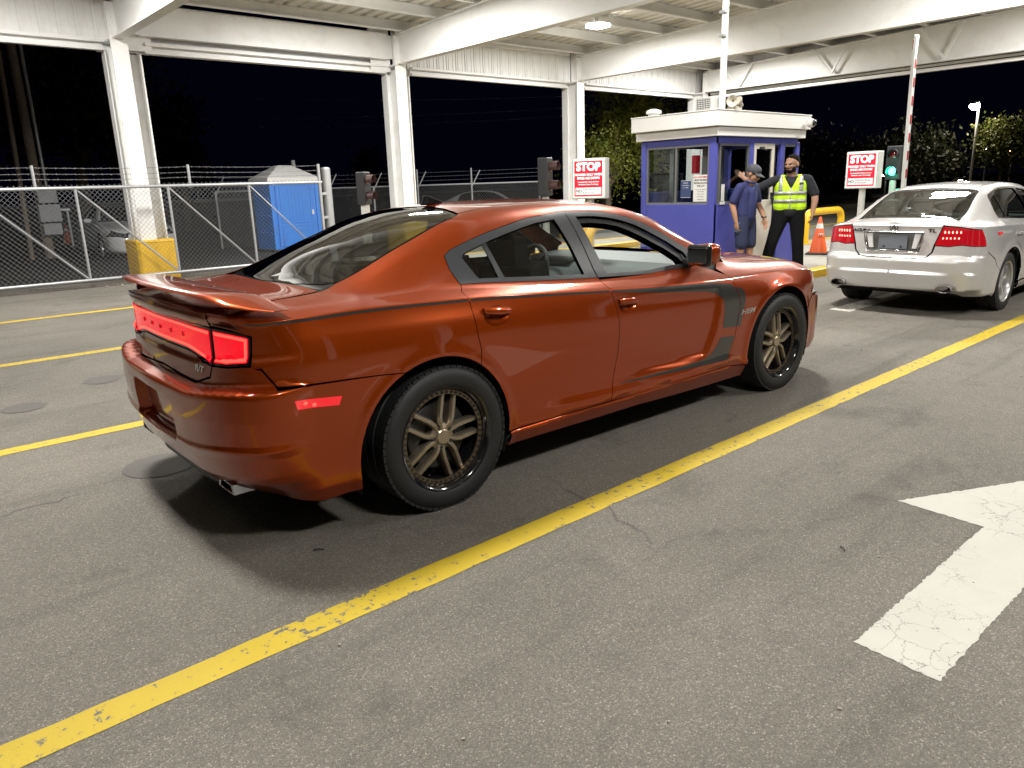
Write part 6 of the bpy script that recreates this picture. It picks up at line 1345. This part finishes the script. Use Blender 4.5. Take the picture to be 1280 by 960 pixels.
# ---- man in the safety vest
m2 = empty('person', (10.66, 5.86, .124), rad(-150), 'bearded man in lime safety vest and black trousers leaning an arm on the booth', 'person')
hd, P, R = head_shapes((.03, .0, 1.665), rad(-32), rad(4), 1.02)
sk = hd+[('c', [((.0, 0, 1.44), .066), ((.015, 0, 1.58), .060)]),
    ('c', [((.0, .195, 1.445), .055), ((.0, .300, 1.20), .046), ((.03, .305, 1.10), .042), ((.07, .285, .945), .030)]), ('c', [((.0, -.195, 1.445), .055), ((.12, -.40, 1.33), .046), ((.10, -.47, 1.37), .042), ((.03, -.60, 1.49), .030)]), ('c', [((0, 0, 1.30), .10), ((0, 0, .95), .09)])]
sk += hand((.07, .285, .945), (.25, -.05, -1), (-.1, -1, 0), 1, .45, -1)+hand((.03, -.60, 1.49), (-.3, -.7, .75), (-.9, .2, -.3), 1, .25, 1)
b2 = blob('body', sk, M_skin2, m2, .0075, 4); face(P, R, b2, 1.02)
ts = [('c', [((0, -.11, .97), .092), ((0, -.105, 1.18), .092), ((0, -.115, 1.36), .096), ((-.005, -.135, 1.435), .068)]), ('c', [((0, .11, .97), .092), ((0, .105, 1.18), .092), ((0, .115, 1.36), .096), ((-.005, .135, 1.435), .068)]), ('c', [((.02, 0, .95), .105), ((.03, 0, 1.15), .112), ((.02, 0, 1.34), .108), ((0, 0, 1.46), .075)]),
      ('c', [((0, .14, 1.455), .060), ((0, .20, 1.44), .068), ((0, .265, 1.30), .066), ((.0, .290, 1.225), .066)]), ('c', [((0, -.14, 1.455), .060), ((.02, -.21, 1.43), .068), ((.085, -.33, 1.365), .064), ((.118, -.385, 1.335), .062)])]
blob('shirt', ts, M_shirt, m2, .011, 5)
vs_ = [('c', [((0, -.105, 1.03), .106), ((0, -.100, 1.20), .104), ((0, -.105, 1.36), .106), ((-.005, -.105, 1.44), .076)]), ('c', [((0, .105, 1.03), .106), ((0, .100, 1.20), .104), ((0, .105, 1.36), .106), ((-.005, .105, 1.44), .076)]), ('c', [((.02, 0, 1.03), .118), ((.03, 0, 1.18), .124), ((.015, 0, 1.34), .116)])]
vo = blob('safety_vest', vs_, M_vest, m2, .010, 5)
def belt(z, rx=.146, ry=.214, h=.05, x0=.013):
    b = MB(); n = 40; vv = []
    for zz in (z-h/2, z+h/2):
        for k in range(n):
            a = 2*math.pi*k/n; e = 2/2.6; vv.append((x0+rx*math.copysign(abs(math.cos(a))**e, math.cos(a)), ry*math.copysign(abs(math.sin(a))**e, math.sin(a)), zz))
    b.add(vv, [(k, (k+1) % n, n+(k+1) % n, n+k) for k in range(n)]); return b
def wrap(name, polys, parent, m, src, off=.006):
    "strips laid on the vest: project rays from outside onto the vest surface"
    from mathutils.bvhtree import BVHTree
    bv = BVHTree.FromPolygons([v.co for v in src.data.vertices], [tuple(p.vertices) for p in src.data.polygons]); b = MB()
    for (pts, w) in polys:
        L = []; 
        for i, (y, z) in enumerate(pts):
            q = pts[min(i+1, len(pts)-1)]; q0 = pts[max(i-1, 0)]; d = Vector((0, q[0]-q0[0], q[1]-q0[1])).normalized(); s_ = Vector((0, -d.z, d.y))*w/2
            for sg in (-1, 1):
                o = Vector((.6, y, z))+s_*sg; h = bv.ray_cast(o, Vector((-1, 0, 0)))
                L.append((h[0]+Vector((off, 0, 0))) if h[0] else (L[-1] if L else Vector((.05, y, z))))
        b.add(L, [(2*i, 2*i+1, 2*i+3, 2*i+2) for i in range(len(pts)-1)])
    o = b.build(name, m, parent, smooth=60); so = o.modifiers.new('solid', 'SOLIDIFY'); so.thickness = .004; return o
hz = lambda z: ([(y, z) for y in np.linspace(-.20, .20, 30)], .05)
for z in (1.12, 1.24): wrap('reflective_tape', [hz(z)], vo, M_refl, vo)
for sy in (-1, 1): wrap('reflective_tape', [([(sy*.125, z) for z in np.linspace(1.27, 1.50, 14)], .045)], vo, M_refl, vo)
wrap('vest_opening', [([(y*(.008+.088*k/16), 1.315+.205*k/16) for y in np.linspace(-1, 1, 9)], .0145) for k in range(17)], vo, M_shirt, vo, .004)
wrap('vest_zip', [([(0, z) for z in np.linspace(.97, 1.32, 12)], .012)], vo, M_refl, vo); wrap('vest_badge', [([(.10, 1.372), (.15, 1.378)], .03)], vo, M_ink, vo, .008)
tr = [('c', [((-.01, .09, .96), .108), ((0, .105, .80), .102), ((.02, .125, .50), .078), ((.0, .14, .28), .074), ((-.01, .15, .07), .072)]), ('c', [((-.01, -.09, .96), .108), ((.02, -.12, .80), .102), ((.07, -.19, .52), .078), ((.03, -.24, .28), .074), ((.0, -.28, .07), .072)]), ('c', [((0, 0, 1.0), .108), ((-.02, 0, .90), .114)])]
blob('trousers', tr, M_trou, m2, .011, 4)
for y, a in ((.155, .02), (-.285, -.06)): blob('shoe', [('c', [((-.05, y, .05), .046), ((.08, y+a*.5, .042), .044), ((.17, y+a, .035), .036)])], M_shoe, m2, .011, 3)
hc = lambda p, r: ('e', P(*p), r, (0, rad(4), rad(-32)))
hr = blob('hair', [hc((-.022, 0, .058), (.100, .080, .092)), hc((-.05, 0, .01), (.070, .077, .08))], M_hair, b2, .009, 2)
bd = blob('beard', [hc((.055, 0, -.100), (.044, .046, .032)), hc((.035, .050, -.070), (.034, .020, .042)), hc((.035, -.050, -.070), (.034, .020, .042)), hc((.088, 0, -.050), (.020, .034, .008)), hc((.088, 0, -.086), (.016, .030, .012))], M_hair, b2, .007, 2)
m2.scale = (1.06, 1.13, .955)
# ================================================================== trees, poles and lights beyond
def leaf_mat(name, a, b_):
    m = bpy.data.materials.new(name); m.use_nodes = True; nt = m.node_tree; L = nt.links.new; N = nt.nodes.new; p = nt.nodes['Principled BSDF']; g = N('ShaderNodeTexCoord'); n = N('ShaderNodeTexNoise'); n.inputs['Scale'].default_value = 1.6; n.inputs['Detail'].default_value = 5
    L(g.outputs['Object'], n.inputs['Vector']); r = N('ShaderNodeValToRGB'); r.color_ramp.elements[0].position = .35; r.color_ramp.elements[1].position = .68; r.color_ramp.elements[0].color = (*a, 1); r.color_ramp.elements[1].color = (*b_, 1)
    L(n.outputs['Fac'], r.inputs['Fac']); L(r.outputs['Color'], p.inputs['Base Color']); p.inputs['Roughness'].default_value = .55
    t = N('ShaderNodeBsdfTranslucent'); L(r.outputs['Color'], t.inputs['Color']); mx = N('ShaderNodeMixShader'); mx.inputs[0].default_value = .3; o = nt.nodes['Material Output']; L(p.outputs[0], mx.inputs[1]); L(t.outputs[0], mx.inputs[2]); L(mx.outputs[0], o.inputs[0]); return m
M_leaf = leaf_mat('leaf_lit_tone', (.10, .13, .014), (.25, .26, .03)); M_leaf2 = leaf_mat('leaf_half_lit_tone', (.035, .05, .01), (.10, .11, .02)); M_leafd = leaf_mat('leaf_night_shade_tone', (.010, .015, .005), (.026, .032, .010)); M_bark = mat('bark', (.09, .07, .05), .9, var=.3, vscale=8, bump=.6, bscale=25); M_wood = mat('pole_wood', (.22, .18, .14), .85, var=.3, vscale=6, bump=.4, bscale=30)  # lamplight and night darkness put into the leaf colours, one tone per tree
def tree(loc, label, clumps, n, size, m, trunk=(.16, 2.0), seed=1, name='tree'):
    t = empty(name, loc, 0, label, 'tree'); g = np.random.default_rng(seed); V = []; F = []
    vol = np.array([c[3]*c[4]*c[5] for c in clumps]); cnt = np.maximum(1, (n*vol/vol.sum()).astype(int))
    P = []
    for (x, y, z, a, b_, c), k in zip(clumps, cnt):
        # twig centres spread through the clump, leaves gathered round the twigs so that gaps show
        nt = max(4, k//14); u = g.normal(size=(nt, 3)); u /= np.linalg.norm(u, axis=1)[:, None]; r = g.random(nt)[:, None]**.45; tw = np.array([x, y, z])+u*r*np.array([a, b_, c])*(1+.18*g.normal(size=(nt, 1)))
        i = g.integers(0, nt, k); P.append(tw[i]+g.normal(size=(k, 3))*size*1.5)
    P = np.concatenate(P); k = len(P); d = g.normal(size=(k, 3)); d[:, 2] -= .3; d /= np.linalg.norm(d, axis=1)[:, None]; w = np.cross(d, g.normal(size=(k, 3))); w /= np.linalg.norm(w, axis=1)[:, None]; s = size*g.uniform(.6, 1.3, (k, 1))
    q = np.stack([P-d*s*.5, P+w*s*.3, P+d*s*.6, P-w*s*.3], 1).reshape(-1, 3)
    me = bpy.data.meshes.new('crown'); me.from_pydata(q.tolist(), [], [(4*i, 4*i+1, 4*i+2, 4*i+3) for i in range(k)]); me.update(); o = link_mesh('crown', me, m, t)
    b = MB(); r0, h = trunk; top = Vector((.05, .02, h)); b.tube([(0, 0, -.05), (.02, .03, h*.5), top], [r0, r0*.8, r0*.55], 9); rg = random.Random(seed)
    for c in clumps: e = Vector(c[:3]); mid = top.lerp(e, .5)+Vector((rg.uniform(-.2, .2), rg.uniform(-.2, .2), .1)); b.tube([top-Vector((0, 0, .2)), mid, e], [r0*.4, r0*.25, r0*.1], 6)
    b.build('trunk', M_bark, t, smooth=60); return t
tree((21.0, 18.6, 0), 'lit green tree showing above and left of the booth roof', [(.5, -.2, 3.9, 1.3, 1.2, 1.0), (-.75, -.2, 2.75, .95, .95, .95), (-.1, .4, 2.2, 1.2, 1.2, 1.2), (1.2, -.7, 3.6, 1.2, 1.0, 1.1), (-1.0, .4, 1.7, .8, .8, .9), (1.2, -.2, 2.3, 1.2, 1.1, 1.2), (.7, -.2, 4.9, 1.0, 1.0, .8)], 14000, .105, M_leaf, (.16, 1.6), 4)
tree((27.4, 19.2, 0), 'leafy tree tips showing just above the booth roof at right', [(0, 0, 3.2, 1.2, 1.2, 1.2), (.6, -.5, 4.0, .8, .8, .8), (-.5, .5, 4.2, .7, .7, .9)], 4000, .13, M_leaf, (.14, 2.0), 9)
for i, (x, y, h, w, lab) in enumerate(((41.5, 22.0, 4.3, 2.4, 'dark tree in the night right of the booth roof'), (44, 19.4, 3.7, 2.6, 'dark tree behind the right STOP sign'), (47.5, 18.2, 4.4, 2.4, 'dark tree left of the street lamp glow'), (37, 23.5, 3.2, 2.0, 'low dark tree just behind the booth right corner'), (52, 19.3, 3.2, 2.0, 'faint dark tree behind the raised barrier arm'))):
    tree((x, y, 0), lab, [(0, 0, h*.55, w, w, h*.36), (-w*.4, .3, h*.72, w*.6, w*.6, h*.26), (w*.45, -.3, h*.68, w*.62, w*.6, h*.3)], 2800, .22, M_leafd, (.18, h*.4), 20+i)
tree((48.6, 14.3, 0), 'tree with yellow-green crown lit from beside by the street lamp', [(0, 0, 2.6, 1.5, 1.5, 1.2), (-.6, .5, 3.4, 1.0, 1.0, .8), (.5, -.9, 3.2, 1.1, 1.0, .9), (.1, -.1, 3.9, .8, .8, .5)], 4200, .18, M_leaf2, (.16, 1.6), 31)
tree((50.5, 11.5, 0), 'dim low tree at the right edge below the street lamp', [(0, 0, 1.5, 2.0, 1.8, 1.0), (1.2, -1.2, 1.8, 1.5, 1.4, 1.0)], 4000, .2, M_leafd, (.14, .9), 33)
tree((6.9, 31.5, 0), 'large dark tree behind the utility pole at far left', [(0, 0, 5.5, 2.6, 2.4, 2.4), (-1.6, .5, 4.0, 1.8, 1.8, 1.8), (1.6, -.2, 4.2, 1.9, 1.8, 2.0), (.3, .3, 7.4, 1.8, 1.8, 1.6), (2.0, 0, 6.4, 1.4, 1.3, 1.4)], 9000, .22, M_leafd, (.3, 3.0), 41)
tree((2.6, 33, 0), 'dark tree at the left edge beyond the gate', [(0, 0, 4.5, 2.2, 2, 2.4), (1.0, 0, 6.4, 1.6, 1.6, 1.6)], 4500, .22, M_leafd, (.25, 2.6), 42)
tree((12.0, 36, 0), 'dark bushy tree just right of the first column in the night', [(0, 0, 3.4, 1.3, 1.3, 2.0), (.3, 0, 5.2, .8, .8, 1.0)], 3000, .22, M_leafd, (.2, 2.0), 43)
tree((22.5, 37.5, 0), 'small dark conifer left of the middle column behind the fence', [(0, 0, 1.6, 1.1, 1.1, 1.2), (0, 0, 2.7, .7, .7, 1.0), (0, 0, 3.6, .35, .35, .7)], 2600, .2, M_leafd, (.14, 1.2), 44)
up = empty('utility_pole', (4.22, 24.2, 0), 0, 'wooden utility pole with grey meter boxes behind the gate at far left', 'utility pole')
MB().tube([(0, 0, 0), (0, 0, 10)], [.125, .10], 14).build('pole', M_wood, up, smooth=60); MB().cyl((.19, -.10, 1.6), (.19, -.10, 8), .045, n=8).build('riser_pipe', M_galv, up, smooth=60)
M_boxg = mat('meter_box_grey', (.30, .31, .32), .5, var=.1)
for z, w, h in ((1.66, .46, .34), (1.22, .52, .46), (.80, .44, .30)): MB().box((.12, -.28, z), (w, .22, h)).build('meter_box', M_boxg, up, bevel=.015)
MB().cyl((.55, -.28, .3), (.55, -.28, 1.3), .03).bar((.35, -.28, 1.3), (.62, -.28, 1.3), .05, .05).build('box_stand', M_galv, up)
MB().tube([(-.42, .1, 0), (-.30, .0, 5.5), (-.18, 0, 8.4)], .06, 8).build('brace_pole', M_wood, up, smooth=60)
up2 = empty('utility_pole', (24.1, 21.6, 0), 0, 'dark utility pole rising behind the lit tree, carrying the power lines', 'utility pole')
MB().tube([(0, 0, 0), (0, 0, 6.0)], [.16, .13], 12).build('pole', M_wood, up2, smooth=60); MB().box((0, 0, 5.0), (.1, 1.6, .1)).build('cross_arm', M_wood, up2)
for z0, z1, lab in ((4.95, 6.6, 'topmost of the three power lines across the night sky'), (4.55, 5.5, 'middle one of the three power lines across the night sky'), (4.25, 5.05, 'lowest of the three power lines across the night sky')):
    p, q = Vector((24.0, 21.5, z0)), Vector((8.0, 42.0, z1)); b = MB(); n = 30
    b.tube([p.lerp(q, i/n)-Vector((0, 0, 1.0*4*(i/n)*(1-i/n)*.35)) for i in range(n+1)], .014, 5); tag(b.build('power_line', mat('cable_grey', (.22, .22, .22), .6)), lab, 'cable', 'power lines')
M_lampw = mat('street_lamp_glow', (1, 1, .9), .4, emit=(1, .90, .72), es=160); M_lampo = mat('orange_lamp_glow', (1, .6, .3), .4, emit=(1, .50, .18), es=30); M_lampd = mat('distant_lamp_glow', (1, 1, 1), .4, emit=(1, .95, .85), es=30)
def street_lamp(x, y, h, r, m, label, watts=0, col=(1, .85, .6)):
    t = empty('street_lamp', (x, y, 0), 0, label, 'street lamp'); MB().tube([(0, 0, 0), (0, 0, h+.1), (-.4, 0, h+.3)], .07, 8).build('pole', M_galv, t, smooth=60); MB().box((-.6, 0, h+.28), (.6, .26, .12)).build('lamp_head', M_sigb, t, bevel=.03)
    MB().sphere((-.62, 0, h+.14), (r, r, r*.8), 12, 8).build('bulb', m, t, smooth=60)
    if watts:
        l = bpy.data.lights.new('street_light', 'POINT'); l.energy = watts; l.color = col; l.shadow_soft_size = .2; o = bpy.data.objects.new('street_light', l); COL.objects.link(o); o.parent = t; o.location = (-.62, 0, h-.25)
street_lamp(47.6, 15.50, 4.75, .25, M_lampw, 'blazing street lamp above the trees at upper right', 260)
street_lamp(68, 21.2, 3.0, .16, M_lampd, 'small distant white lamp right of the barrier arm'); street_lamp(72, 20.6, 2.85, .16, M_lampo, 'small distant orange lamp at the right beside a white one')
street_lamp(60, 25.3, 1.25, .11, M_lampd, 'tiny low white light behind the right STOP sign lower corner')
pc = copy_tree(wc_); pc.location = (19.4, 25.2, 0); pc.rotation_euler = (0, 0, rad(-38)); pc['label'] = 'white parked vehicle seen through the chain-link fence behind the middle column'; pc.name = 'sedan'
